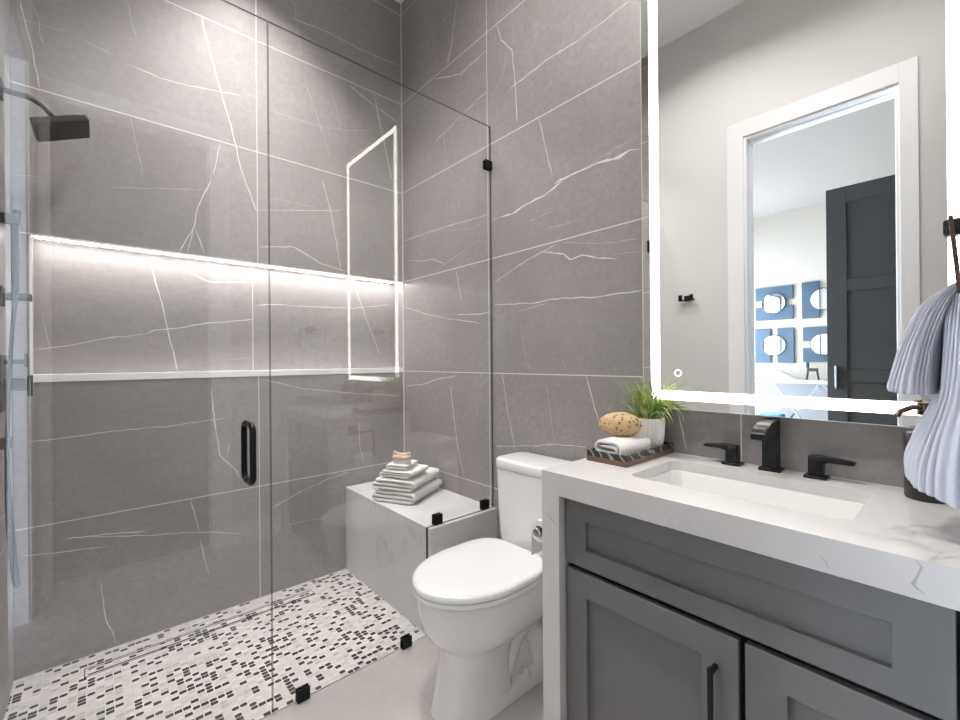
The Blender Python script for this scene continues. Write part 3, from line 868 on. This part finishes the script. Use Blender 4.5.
cab = thing('vanity_cabinet', (-.26, -2.137, 0), 'dark grey shaker vanity cabinet under the white quartz counter', 'cabinet')
CX, C0, C1 = -.508, -1.735, -2.536
bm = bmesh.new()
box(bm, -.484, -.004, C0-.018, C0, 0, .864); box(bm, -.484, -.004, C1, C1+.018, 0, .864); box(bm, -.02, -.004, C1+.018, C0-.018, 0, .70); box(bm, -.484, -.02, C1+.018, C0-.018, .07, .09)
box(bm, -.484, -.466, C1+.018, C0-.018, .09, .864)
obj('body', bm, M['gap'], cab)
def shaker(y0, y1, z0, z1, iy0, iy1, iz0, iz1, x=CX, t_=.02, rec=.014):
    bm = bmesh.new()
    xo, xi = x, x+t_
    O = [(y0, z0), (y1, z0), (y1, z1), (y0, z1)]; I = [(iy0, iz0), (iy1, iz0), (iy1, iz1), (iy0, iz1)]
    vo = [bm.verts.new((xo, y, z)) for y, z in O]; vi = [bm.verts.new((xo, y, z)) for y, z in I]
    vr = [bm.verts.new((xo+rec, y, z)) for y, z in I]; vb = [bm.verts.new((xi, y, z)) for y, z in O]
    for k in range(4):
        j = (k+1) % 4
        bm.faces.new((vo[k], vo[j], vi[j], vi[k])); bm.faces.new((vi[k], vi[j], vr[j], vr[k])); bm.faces.new((vo[k], vb[k], vb[j], vo[j]))
    bm.faces.new(vr); bm.faces.new(vb[::-1])
    return bm
obj('false_drawer_front', shaker(-2.520, C0-.001, .668, .856, -2.443, -1.806, .720, .800), M['cabinet'], cab, bevel=.0013)
dl_ = obj('door', shaker(-2.199, C0-.001, .09, .652, -2.120, -1.807, .165, .583), M['cabinet'], cab, bevel=.0013)
obj('door', shaker(-2.520, -2.212, .09, .652, -2.443, -2.289, .165, .583), M['cabinet'], cab, bevel=.0013)
hbm = bmesh.new(); hy_ = -2.153
for z in (.574, .424): box(hbm, CX-.028, CX, hy_-.005, hy_+.005, z-.005, z+.005)
box(hbm, CX-.038, CX-.028, hy_-.005, hy_+.005, .40, .585)
obj('handle', hbm, M['black'], dl_, bevel=.0012)

# ------------------------------------------------------------------ faucet
fau = thing('faucet', (-.045, -2.14, ZT), 'matte black widespread basin faucet with square spout and two lever handles', 'faucet')
bm = bmesh.new()
box(bm, -.066, -.012, -2.168, -2.112, ZT, ZT+.009)
sp = obj('spout', bm, M['black'], fau, bevel=.002)
def spout_bm():
    bm = bmesh.new(); y0, y1 = -2.159, -2.121
    pr = [(-.020, ZT+.009), (-.020, 1.086), (-.105, 1.080), (-.150, 1.066), (-.162, 1.052), (-.162, 1.036), (-.145, 1.038), (-.10, 1.050), (-.070, 1.052), (-.060, 1.043), (-.060, ZT+.009)]
    a = [bm.verts.new((x, y0, z)) for x, z in pr]; b = [bm.verts.new((x, y1, z)) for x, z in pr]
    bm.faces.new(a); bm.faces.new(b[::-1])
    for i in range(len(pr)): bm.faces.new((a[i], b[i], b[(i+1)%len(pr)], a[(i+1)%len(pr)]))
    return bm
obj('spout_arm', spout_bm(), M['black'], sp, bevel=.0025)
for yc, s in ((-2.036, 1), (-2.250, -1)):
    bm = bmesh.new(); box(bm, -.068, -.018, yc-.026, yc+.026, ZT, ZT+.008)
    h = obj('handle', bm, M['black'], fau, bevel=.002)
    bm = bmesh.new(); box(bm, -.060, -.026, yc-.017, yc+.017, ZT+.008, ZT+.055); obj('handle_stem', bm, M['black'], h, bevel=.003)
    bm = bmesh.new()
    ya, yb = yc - s*.017, yc + s*.085
    pr = [(ya, ZT+.050), (ya, ZT+.062), (yc+s*.01, ZT+.063), (yb-s*.005, ZT+.056), (yb, ZT+.052), (yb-s*.004, ZT+.047), (yc+s*.03, ZT+.047), (yc+s*.017, ZT+.043)]
    a = [bm.verts.new((-.059, y, z)) for y, z in pr]; b = [bm.verts.new((-.027, y, z)) for y, z in pr]
    bm.faces.new(a); bm.faces.new(b[::-1])
    for i in range(len(pr)): bm.faces.new((a[i], b[i], b[(i+1)%len(pr)], a[(i+1)%len(pr)]))
    obj('lever', bm, M['black'], h, bevel=.0025)

# ------------------------------------------------------------------ soap dispenser
sx_, sy_ = -.085, -2.468
soap = thing('soap_dispenser', (sx_, sy_, ZT), 'black soap dispenser with pump on the counter behind the hanging towel', 'soap dispenser')
bm = bmesh.new(); lathe(bm, [(.037, 0), (.040, .004), (.040, .150), (.037, .156), (.020, .158)], (sx_, sy_, ZT), 40)
obj('bottle', bm, M['black_soft'], soap, smooth=True, angle=50)
bm = bmesh.new(); lathe(bm, [(.016, .158), (.016, .182), (.013, .184)], (sx_, sy_, ZT), 24); pm = obj('pump', bm, M['black_soft'], soap, smooth=True, angle=50)
bm = bmesh.new(); cyl(bm, (sx_, sy_, ZT+.184), (sx_, sy_, ZT+.198), .006, n=16); obj('pump_rod', bm, M['chrome'], pm, smooth=True)
bm = bmesh.new(); cyl(bm, (sx_, sy_, ZT+.198), (sx_, sy_, ZT+.226), .018, n=24)
tube(bm, [(sx_, sy_, ZT+.218), (sx_-.03, sy_+.022, ZT+.217), (sx_-.052, sy_+.040, ZT+.208), (sx_-.058, sy_+.046, ZT+.198)], .006, 10)
obj('nozzle', bm, M['bronze'], pm, smooth=True, angle=50)

# ------------------------------------------------------------------ tray and what it carries
tx0, tx1, ty0, ty1 = -.330, -.012, -1.832, -1.688
tr_ = thing('tray', ((tx0+tx1)/2, (ty0+ty1)/2, ZT), 'small wooden tray with black and white rim on the left of the counter', 'tray')
def tray_ring(z0, z1, w):
    bm = bmesh.new()
    prs = [(tx0, tx1, ty0, ty0+w), (tx0, tx1, ty1-w, ty1), (tx0, tx0+w, ty0+w, ty1-w), (tx1-w, tx1, ty0+w, ty1-w)]
    for q in prs: box(bm, *q, z0, z1)
    return bm
bm = tray_ring(ZT, ZT+.016, .008); box(bm, tx0+.008, tx1-.008, ty0+.008, ty1-.008, ZT, ZT+.009)
obj('base', bm, M['wood_tray'], tr_)
obj('rim', tray_ring(ZT+.016, ZT+.036, .0085), M['tray_band'], tr_, bevel=.001)

def ribbon(bm, path, t_, org, u, v, length, seed=0, nseg=10, amp=.0025):
    """a thick folded cloth: the 2-D path (along v, z) thickened by t_ and carried along u"""
    P = [Vector((a, b)) for a, b in path]; n = len(P); up_, lo = [], []
    for i, q in enumerate(P):
        d = (P[min(i+1, n-1)] - P[max(i-1, 0)]).normalized(); nr = Vector((-d.y, d.x))
        e = .55 if i in (0, n-1) else 1
        up_.append(q + nr*t_/2*e); lo.append(q - nr*t_/2*e)
    outline = up_ + lo[::-1]; m_ = len(outline)
    org, u, v = Vector(org), Vector(u), Vector(v)
    rings = []
    for s in range(nseg+1):
        f = s/nseg; pull = 0
        if s == 0 or s == nseg: pull = .0
        ring = []
        for k, q in enumerate(outline):
            w = org + u*(length*f) + v*q.x + Vector((0, 0, q.y))
            nz = mnoise.noise_vector(Vector((q.x*18+seed*7, q.y*30, f*6+seed)))
            w += nz*amp*(1.4 if s in (0, nseg) else 1)
            ring.append(bm.verts.new(w))
        rings.append(ring)
    for a, b in zip(rings, rings[1:]):
        for k in range(m_): bm.faces.new((a[k], a[(k+1)%m_], b[(k+1)%m_], b[k]))
    for rg in (rings[0], rings[-1]):
        for i in range(n-1): bm.faces.new((rg[i], rg[i+1], rg[m_-2-i], rg[m_-1-i]))

def serp(width, layers, pitch, z0, start=0, k=8):
    """serpentine fold path"""
    pts = []; r = pitch/2
    for L in range(layers):
        z = z0 + pitch*(L+.5)
        a, b = (r, width-r) if (L+start) % 2 == 0 else (width-r, r)
        n_ = 7
        for i in range(n_+1): pts.append((a+(b-a)*i/n_, z))
        if L < layers-1:
            sgn = 1 if b > a else -1
            for i in range(1, k):
                an = math.pi*i/k; pts.append((b + sgn*r*math.sin(an), z + r - r*math.cos(an)))
    return pts

def spiral(width, height, t_, turns=2):
    pts = []; g = t_*1.05
    x0, x1, z0, z1 = t_/2, width-t_/2, t_/2, height-t_/2
    loops = []
    for k in range(turns):
        r = (z1-z0)/2
        if r < t_*.2: break
        n_ = 6
        zc = (z0+z1)/2
        for i in range(n_+1): pts.append((x0+r+(x1-x0-2*r)*i/n_, z0))
        for i in range(1, 9):
            a = -math.pi/2 + math.pi*i/9; pts.append((x1-r+r*math.cos(a), zc+r*math.sin(a)))
        for i in range(n_+1): pts.append((x1-r-(x1-x0-2*r)*i/n_, z1))
        z0n = z0+g; r2 = (z1-z0n)/2; zc2 = (z0n+z1)/2
        if r2 < t_*.45: break
        for i in range(1, 9):
            a = math.pi/2 + math.pi*i/9; pts.append((x0+r2+r2*math.cos(a), zc2+r2*math.sin(a)))
        z0 = z0n; z1 -= g; x1 -= g; x0 += g*.5
    return pts

# white towel folded on the tray
tw = bmesh.new()
ribbon(tw, spiral(.108, .062, .0135, 2), .0125, (-.316, -1.705, ZT+.0105), (.995, -.03, 0), (-.03, -.995, 0), .185, 3, 12, .0012)
o = obj('folded_towel', tw, M['towel'], base=(-.2, -1.76, ZT+.012), smooth=True, angle=70, subsurf=1)
tag(o, 'small rolled white towel lying on the tray under the sponge', 'towel')
tw = bmesh.new()
ribbon(tw, serp(.075, 2, .010, 0), .0092, (-.321, -1.742, ZT+.0105), (1, -.06, 0), (-.06, -1, 0), .055, 5, 6, .0012)
o = obj('folded_cloth', tw, M['pattern'], base=(-.29, -1.78, ZT+.01), smooth=True, angle=70, subsurf=1)
tag(o, 'small patterned grey cloth tucked in the front end of the tray', 'cloth')
# sponge
bm = bmesh.new(); bmesh.ops.create_icosphere(bm, subdivisions=5, radius=1)
scx = Vector((-.200, -1.735, ZT+.112))
for v in bm.verts:
    q = v.co.copy(); nn = mnoise.noise(q*2.2)*.06 + mnoise.noise(q*6)*.03
    hole = 0
    f1 = mnoise.voronoi(q*3.4)[0][0]
    if f1 < .26: hole = (.26-f1)*.6
    q = q*(1+nn-hole)
    w = Vector((q.x*.046, q.y*.071, q.z*.041))
    v.co = scx + Matrix.Rotation(R(18), 3, 'Z') @ w
o = obj('sea_sponge', bm, M['sponge'], base=(scx.x, scx.y, scx.z-.043), smooth=True, angle=80)
tag(o, 'tan oval sea sponge with holes resting on the rolled white towel', 'sponge')

# potted grass
pc = (-.078, -1.772, ZT+.0095)
pp = thing('potted_grass', pc, 'green grassy plant in a ribbed white pot at the back of the tray', 'potted plant')
bm = bmesh.new(); lathe(bm, [(.036, 0), (.043, .006), (.051, .05), (.053, .09), (.0525, .118), (.048, .118), (.048, .10), (.046, .095)], pc, 144, True, False, rib=lambda a: .075*abs(math.sin(a*14)))
obj('pot', bm, M['pot'], pp, smooth=True, angle=60)
bm = bmesh.new(); cyl(bm, (pc[0], pc[1], pc[2]+.09), (pc[0], pc[1], pc[2]+.100), .046, n=32); obj('soil', bm, M['soil'], pp)
rnd = random.Random(11); bm = bmesh.new()
for i in range(125):
    a = rnd.uniform(0, 2*math.pi); r0 = .036*math.sqrt(rnd.random())
    b0 = Vector((pc[0]+r0*math.cos(a), pc[1]+r0*math.sin(a), pc[2]+.097))
    ao = a + rnd.uniform(-.7, .7); L = rnd.uniform(.11, .20); lean = rnd.uniform(.2, 1.2)
    d = Vector((math.cos(ao), math.sin(ao), 0))
    if math.cos(ao-R(163)) > .45: lean = min(lean, .42)
    w0 = rnd.uniform(.0055, .009); prev = None; k = 9
    side = d.cross(Vector((0, 0, 1)))
    pos_ = b0.copy(); ang = lean*.30; step = L/k
    for j in range(k+1):
        f = j/k; w = w0*(1-f**1.7)*.5+.0002
        x = min(pos_.x, -.042) if pos_.z > 1.08 else min(pos_.x, -.004)
        c0 = Vector((x, pos_.y, pos_.z)); fold = Vector((0, 0, w*.5))
        cur = (bm.verts.new(c0+side*w+fold), bm.verts.new(c0), bm.verts.new(c0-side*w+fold))
        if prev:
            bm.faces.new((prev[0], prev[1], cur[1], cur[0])); bm.faces.new((prev[1], prev[2], cur[2], cur[1]))
        prev = cur
        ang += lean*.26*(.4+1.3*f)
        pos_ += (d*math.sin(ang) + Vector((0, 0, 1))*math.cos(ang))*step
obj('grass_blades', bm, M['leaf'], pp, smooth=True, angle=80)

# ------------------------------------------------------------------ mirror
MY0, MY1, MZ0, MZ1, MX = -2.565, -1.735, 1.093, 2.885, -.035
mir = thing('wall_mirror', (MX, (MY0+MY1)/2, MZ0), 'tall rectangular wall mirror with a lit white border above the sink', 'mirror')
obj('back_box', newbox(MX+.006, -.001, MY0+.012, MY1-.012, MZ0+.012, MZ1-.012), M['trim'], mir)
obj('mirror_glass', newbox(MX, MX+.006, MY0, MY1, MZ0, MZ1), M['mirror'], mir)
bm = bmesh.new(); g, w = .030, .032
for (y0, y1, z0, z1) in ((MY0+g, MY1-g, MZ0+g, MZ0+g+w), (MY0+g, MY1-g, MZ1-g-w, MZ1-g), (MY0+g, MY0+g+w, MZ0+g+w, MZ1-g-w), (MY1-g-w, MY1-g, MZ0+g+w, MZ1-g-w)):
    box(bm, MX-.0012, MX, y0, y1, z0, z1)
obj('light_border', bm, M['led_mirror'], mir)
bm = bmesh.new()
for (y0, y1, z0, z1) in ((MY0, MY1, MZ0-.002, MZ0), (MY0, MY1, MZ1, MZ1+.002), (MY0-.002, MY0, MZ0, MZ1), (MY1, MY1+.002, MZ0, MZ1)):
    box(bm, MX-.0004, MX+.006, y0, y1, z0, z1)
obj('polished_edge', bm, plain('polished_edge', (.75, .74, .70), .2), mir)
bm = bmesh.new(); tube(bm, [(MX-.001, -1.862+.011*math.cos(2*math.pi*k/32), 1.218+.011*math.sin(2*math.pi*k/32)) for k in range(32)], .0016, 8, closed=True)
obj('touch_button', bm, emit('touch_ring', (1, .98, .95), 1.5), mir, smooth=True)

# ------------------------------------------------------------------ towel ring and hand towel
rx, ry = -.325, -2.516
rg = thing('towel_ring', (rx, DY, 1.52), 'square dark metal towel ring on the wall right of the vanity', 'towel ring')
obj('wall_plate', newbox(rx-.028, rx+.028, DY+.0005, DY+.012, 1.485, 1.541), M['black'], rg, bevel=.003)
obj('post', newbox(rx-.016, rx+.016, DY+.012, ry+.012, 1.497, 1.529), M['black'], rg, bevel=.006, seg=3)
bm = bmesh.new(); hw_ = .098
tube(bm, [(rx-hw_, ry, 1.513), (rx-hw_, ry-.010, 1.381), (rx+hw_, ry-.010, 1.381), (rx+hw_, ry, 1.513)], .003, 4, square=True, closed=True)
obj('ring', bm, M['bronze'], rg)

def ribbed(bm, rings, n=336, ribs=28, amp=.0062):
    RR = []
    for (z, xc, yc, hx, hy, tilt) in rings:
        ring_ = []
        for k in range(n):
            a = 2*math.pi*k/n; c, s = math.cos(a), math.sin(a)
            e = 2/2.6
            x = math.copysign(abs(c)**e, c)*hx; y = math.copysign(abs(s)**e, s)*hy
            rr = 1 + 0
            rib = amp*abs(math.sin(ribs*a/2)) + .004*math.sin(3*a+z*20) + .003*math.sin(7*a+z*9)
            L = math.hypot(x, y) or 1
            ring_.append(Vector((xc + x + x/L*rib, yc + y + y/L*rib, z + tilt*y)))
        RR.append(ring_)
    # smooth interpolation between the given rings
    out = []
    for i in range(len(RR)-1):
        p0 = RR[max(i-1,0)]; p1 = RR[i]; p2 = RR[i+1]; p3 = RR[min(i+2,len(RR)-1)]
        for k in range(6):
            t_ = k/6
            out.append([.5*((2*b)+(c-a)*t_+(2*a-5*b+4*c-d)*t_*t_+(3*b-a-3*c+d)*t_**3) for a, b, c, d in zip(p0, p1, p2, p3)])
    out.append(RR[-1])
    loft(bm, out)
bm = bmesh.new()
ribbed(bm, [(1.400, rx, ry-.006, .070, .006, 0), (1.392, rx, ry-.001, .080, .011, 0), (1.36, rx, ry+.022, .082, .018, 0), (1.30, rx, ry+.042, .086, .022, .1), (1.24, rx, ry+.054, .090, .027, .12), (1.206, rx, ry+.058, .092, .031, .12), (1.198, rx, ry+.058, .092, .030, .12)])
ribbed(bm, [(1.400, rx, ry-.014, .070, .006, 0), (1.392, rx, ry-.018, .080, .016, 0), (1.34, rx, ry-.018, .083, .024, 0), (1.26, rx, ry-.016, .086, .028, 0), (1.19, rx, ry-.010, .09, .030, 0), (1.12, rx, ry+.002, .095, .040, .1), (1.06, rx, ry+.008, .098, .048, .35), (1.015, rx, ry+.008, .098, .050, .5), (1.005, rx, ry+.008, .097, .049, .5)])
o = obj('hand_towel', bm, M['towel_daylight_tint'], base=(rx, ry, 1.0), smooth=True, angle=80)
tag(o, 'pale ribbed hand towel, tinted lavender as by blue daylight, hanging from the square ring above the counter', 'towel')

# ------------------------------------------------------------------ toilet paper on the vanity side (seen in the glass)
th = thing('toilet_paper_holder', (-.41, VY0, .855), 'black toilet paper holder on the white side of the vanity', 'toilet paper holder')
obj('wall_plate', newbox(-.442, -.382, VY0+.0005, VY0+.011, .825, .885), M['black'], th, bevel=.003)
bm = bmesh.new(); yb_ = VY0+.086
tube(bm, [(-.41, VY0+.011, .852), (-.41, yb_, .852), (-.315, yb_, .852), (-.315, yb_, .695), (-.462, yb_, .695)], .0065, 4, square=True)
obj('arm', bm, M['black'], th, bevel=.0015)
bm = bmesh.new(); cyl(bm, (-.468, yb_, .695), (-.456, yb_, .695), .0135, n=24); obj('end_cap', bm, M['chrome'], th, smooth=True, bevel=.002)
bm = bmesh.new(); rings = []
for (x, r_) in ((-.33, .019), (-.33, .036), (-.45, .036), (-.45, .019)):
    rings.append([(x, yb_+r_*math.cos(2*math.pi*k/40), .695+r_*math.sin(2*math.pi*k/40)) for k in range(40)])
V = loft(bm, rings, False, False)
for k in range(40): bm.faces.new((V[3][k], V[3][(k+1)%40], V[0][(k+1)%40], V[0][k]))
box(bm, -.45, -.33, yb_+.0345, yb_+.0360, .605, .695)
o = obj('toilet_paper_roll', bm, M['paper'], base=(-.39, yb_, .659), smooth=True, angle=40)
tag(o, 'white toilet paper roll on the black holder beside the toilet', 'toilet paper')

# ------------------------------------------------------------------ robe hook on the painted left wall
rh = thing('robe_hook', (W, -1.146, 1.715), 'black double robe hook on the painted wall beside the doorway', 'hook')
obj('wall_plate', newbox(W+.0005, W+.010, -1.170, -1.122, 1.700, 1.735), M['black'], rh, bevel=.002)
for y in (-1.186, -1.106):
    bm = bmesh.new(); box(bm, W+.010, W+.045, y-.012, y+.012, 1.694, 1.706); box(bm, W+.033, W+.045, y-.012, y+.012, 1.706, 1.738); box(bm, W+.0101, W+.019, min(y, -1.146), max(y, -1.146), 1.695, 1.7055)
    obj('peg', bm, M['black'], rh)

# ------------------------------------------------------------------ towels on the bench
ux, vx = (.889, .457, 0), (-.457, .889, 0)
F0 = Vector((-.305, -.588, BZ))
def bench_towel(z, h, w, L, off, layers, label, name, seed, dv=0, ang=0, start=0):
    bm = bmesh.new(); p_ = h/layers
    u = Matrix.Rotation(R(ang), 3, 'Z') @ Vector(ux); v = Matrix.Rotation(R(ang), 3, 'Z') @ Vector(vx)
    org = F0 + Vector(ux)*off + Vector(vx)*dv; org.z = z
    ribbon(bm, serp(w, layers, p_, 0, start), p_*.93, org, u, v, L, seed, 12, .0028)
    c = org + u*L/2 + v*w/2
    o = obj(name, bm, M['towel'], base=(c.x, c.y, z), smooth=True, angle=70, subsurf=1)
    return tag(o, label, 'towel', 'folded white towels on the bench')
bench_towel(BZ+.001, .066, .255, .335, -.006, 3, 'large folded white towel lying directly on the bench, bottom of the stack', 'bath_towel', 1)
bench_towel(BZ+.068, .062, .250, .328, -.002, 3, 'large folded white towel second from the bottom of the bench stack', 'bath_towel', 2, .005, 1.5)
bench_towel(BZ+.136, .040, .195, .19, .0, 3, 'small folded white hand towel on top of the two large bench towels', 'hand_towel', 3, .02, -2)
bench_towel(BZ+.179, .028, .135, .15, .02, 2, 'folded white washcloth at the top of the bench stack under the brush', 'washcloth', 4, .04, 6)
br = thing('nail_brush', (-.235, -.455, BZ+.2085), 'small pinkish wooden brush with white bristles on top of the bench towels', 'brush')
bc = F0 + Vector(ux)*.055 + Vector(vx)*.105; bz = BZ+.2085
def brect(hx, hy, z, r): return [(bc.x + (ux[0]*a*1+vx[0]*b), bc.y + (ux[1]*a+vx[1]*b), z) for a, b in rrect(0, 0, hx, hy, r)]
bm = bmesh.new(); loft(bm, [brect(.024, .045, bz, .012), brect(.026, .047, bz+.024, .012)]); obj('bristles', bm, M['towel'], br, smooth=True)
bm = bmesh.new(); loft(bm, [brect(.026, .048, bz+.0245, .018), brect(.029, .052, bz+.028, .02), brect(.029, .052, bz+.038, .02), brect(.024, .046, bz+.043, .018)]); obj('wooden_back', bm, M['wood_pale'], br, smooth=True, angle=50)
bm = bmesh.new(); vv = Vector(vx)
pa = [Vector((bc.x, bc.y, bz+.042))+vv*(-.05), Vector((bc.x, bc.y, bz+.060))+vv*(-.047), Vector((bc.x, bc.y, bz+.052))+vv*(-.02), Vector((bc.x, bc.y, bz+.051))+vv*(.02), Vector((bc.x, bc.y, bz+.060))+vv*(.046), Vector((bc.x, bc.y, bz+.042))+vv*(.05)]
tube(bm, spline(pa, 6), .0045, 8); obj('cord', bm, M['towel'], br, smooth=True, angle=80)

# ------------------------------------------------------------------ bedroom things, seen in the mirror
wd = thing('wardrobe', (-3.6, -2.2, 0), 'tall dark grey shaker wardrobe in the bedroom seen through the doorway in the mirror', 'wardrobe')
wx, wy0, wy1, wh = -3.28, -2.62, -1.705, 2.72
obj('body', newbox(wx-.62, wx-.022, wy0, wy1-.012, 0, wh), M['wardrobe'], wd)
def shaker_pos(y0, y1, panels):
    bm = bmesh.new(); st = .135
    box(bm, wx-.02, wx, y0, y0+st, .02, wh); box(bm, wx-.02, wx, y1-st, y1, .02, wh)
    zs = [.02] + [q for pz in panels for q in pz] + [wh]
    for i in range(0, len(zs), 2): box(bm, wx-.02, wx, y0+st, y1-st, zs[i], zs[i+1])
    for a, b in panels: box(bm, wx-.02, wx-.012, y0+st, y1-st, a, b)
    return bm
dw = obj('door', shaker_pos(wy0, wy1, [(.16, 1.06), (1.16, 1.83), (1.93, 2.585)]), M['wardrobe'], wd, bevel=.0015)
obj('handle', newbox(wx, wx+.03, wy1-.07, wy1-.055, 1.0, 1.2), M['chrome'], dw, bevel=.003)
# wall art: pairs of navy panels, each pair crossed by a round mirror
def art(yc, zc, horiz, label, first=None):
    a = thing('wall_art', (BX0, yc, zc), label, 'wall art', 'navy and mirror panels on the bedroom wall')
    for s in (-1, 1):
        if horiz: q = (BX0+.001, BX0+.03, yc-.27, yc+.27, zc+(.055 if s > 0 else -.28), zc+(.28 if s > 0 else -.055))
        else: q = (BX0+.001, BX0+.03, yc+(.05 if s > 0 else -.28), yc+(.28 if s > 0 else -.05), zc-.29, zc+.29)
        obj('panel', newbox(*q), M['navy'], a, bevel=.003)
    bm = bmesh.new(); cyl(bm, (BX0+.03, yc, zc), (BX0+.045, yc, zc), .165, n=48)
    obj('round_mirror', bm, M['mirror'], a)
    bm = bmesh.new(); tube(bm, [(BX0+.045, yc+.168*math.cos(2*math.pi*k/48), zc+.168*math.sin(2*math.pi*k/48)) for k in range(48)], .007, 8, closed=True)
    obj('mirror_rim', bm, M['navy'], a, smooth=True)
art(-.33, 2.19, True, 'navy panel art with two stacked bars and round mirror, upper left in the mirror')
art(-.33, 1.48, False, 'navy panel art with two upright bars and round mirror, lower left in the mirror')
art(-1.00, 2.19, False, 'navy panel art with upright bars and round mirror, upper right beside the wardrobe')
art(-1.00, 1.48, True, 'navy panel art with stacked bars and round mirror, lower right beside the wardrobe')
# console table with crossed legs
kx0, kx1, ky0, ky1, kz = -6.95, -6.45, -1.75, .25, .93
ct = thing('console_table', (-6.7, -.8, 0), 'long white console table with crossed metal legs against the bedroom wall', 'table')
obj('tabletop', newbox(kx0, kx1, ky0, ky1, kz-.05, kz), M['console'], ct, bevel=.003)
obj('back_panel', newbox(kx0, kx0+.03, ky0+.02, ky1-.02, .04, kz-.0505), M['grey_panel'], ct)
for i in range(3):
    a, b = ky0+.08+i*.63, ky0+.08+i*.63+.58
    bm = bmesh.new()
    tube(bm, [(kx1-.05, a, .012), (kx1-.05, b, kz-.062)], .012, 4, square=True); tube(bm, [(kx1-.076, b, .012), (kx1-.076, a, kz-.062)], .012, 4, square=True)
    obj('crossed_legs', bm, M['chrome'], ct)
for i, (y, lab) in enumerate([(-.1, 'blue upholstered cube stool under the left of the console table'), (-.5, 'blue upholstered cube stool nearer the middle under the console table')]):
    st = thing('cube_stool', (-6.2, y, 0), lab, 'stool', 'blue stools by the console table')
    bm = bmesh.new(); box(bm, -6.4, -6.1, y-.15, y+.15, .06, .42); obj('cushion', bm, M['blue_cloth'], st, bevel=.03, seg=4)
    bm = bmesh.new(); box(bm, -6.38, -6.12, y-.13, y+.13, .0, .0595); obj('base', bm, M['black_soft'], st)
sc = thing('table_sculpture', (-6.68, -.93, kz), 'small black four-legged sculpture on the console table', 'sculpture')
bm = bmesh.new(); box(bm, -6.71, -6.65, -1.0, -.86, kz+.13, kz+.18); box(bm, -6.70, -6.66, -.89, -.85, kz+.18, kz+.27)
obj('torso', bm, M['black_soft'], sc, bevel=.012, seg=3)
for sx2 in (-6.70, -6.66):
    for sy2 in (-.985, -.875):
        bm = bmesh.new(); tube(bm, [(sx2, sy2*1.0, kz+.14), (sx2, sy2+(.02 if sy2 > -.93 else -.02), kz+.002)], .010, 8); obj('leg', bm, M['black_soft'], sc, smooth=True)
bm = bmesh.new()
pr = [(-.75, kz), (-.47, kz+.16), (-.18, kz)]
a = [bm.verts.new((-6.84, y, z)) for y, z in pr]; b = [bm.verts.new((-6.60, y, z)) for y, z in pr]
bm.faces.new(a); bm.faces.new(b[::-1])
for i in range(3): bm.faces.new((a[i], b[i], b[(i+1)%3], a[(i+1)%3]))
o = obj('folded_throw', bm, M['towel'], base=(-6.72, -.47, kz), bevel=.02, seg=3)
tag(o, 'white folded throw lying on the console table below the art', 'throw')
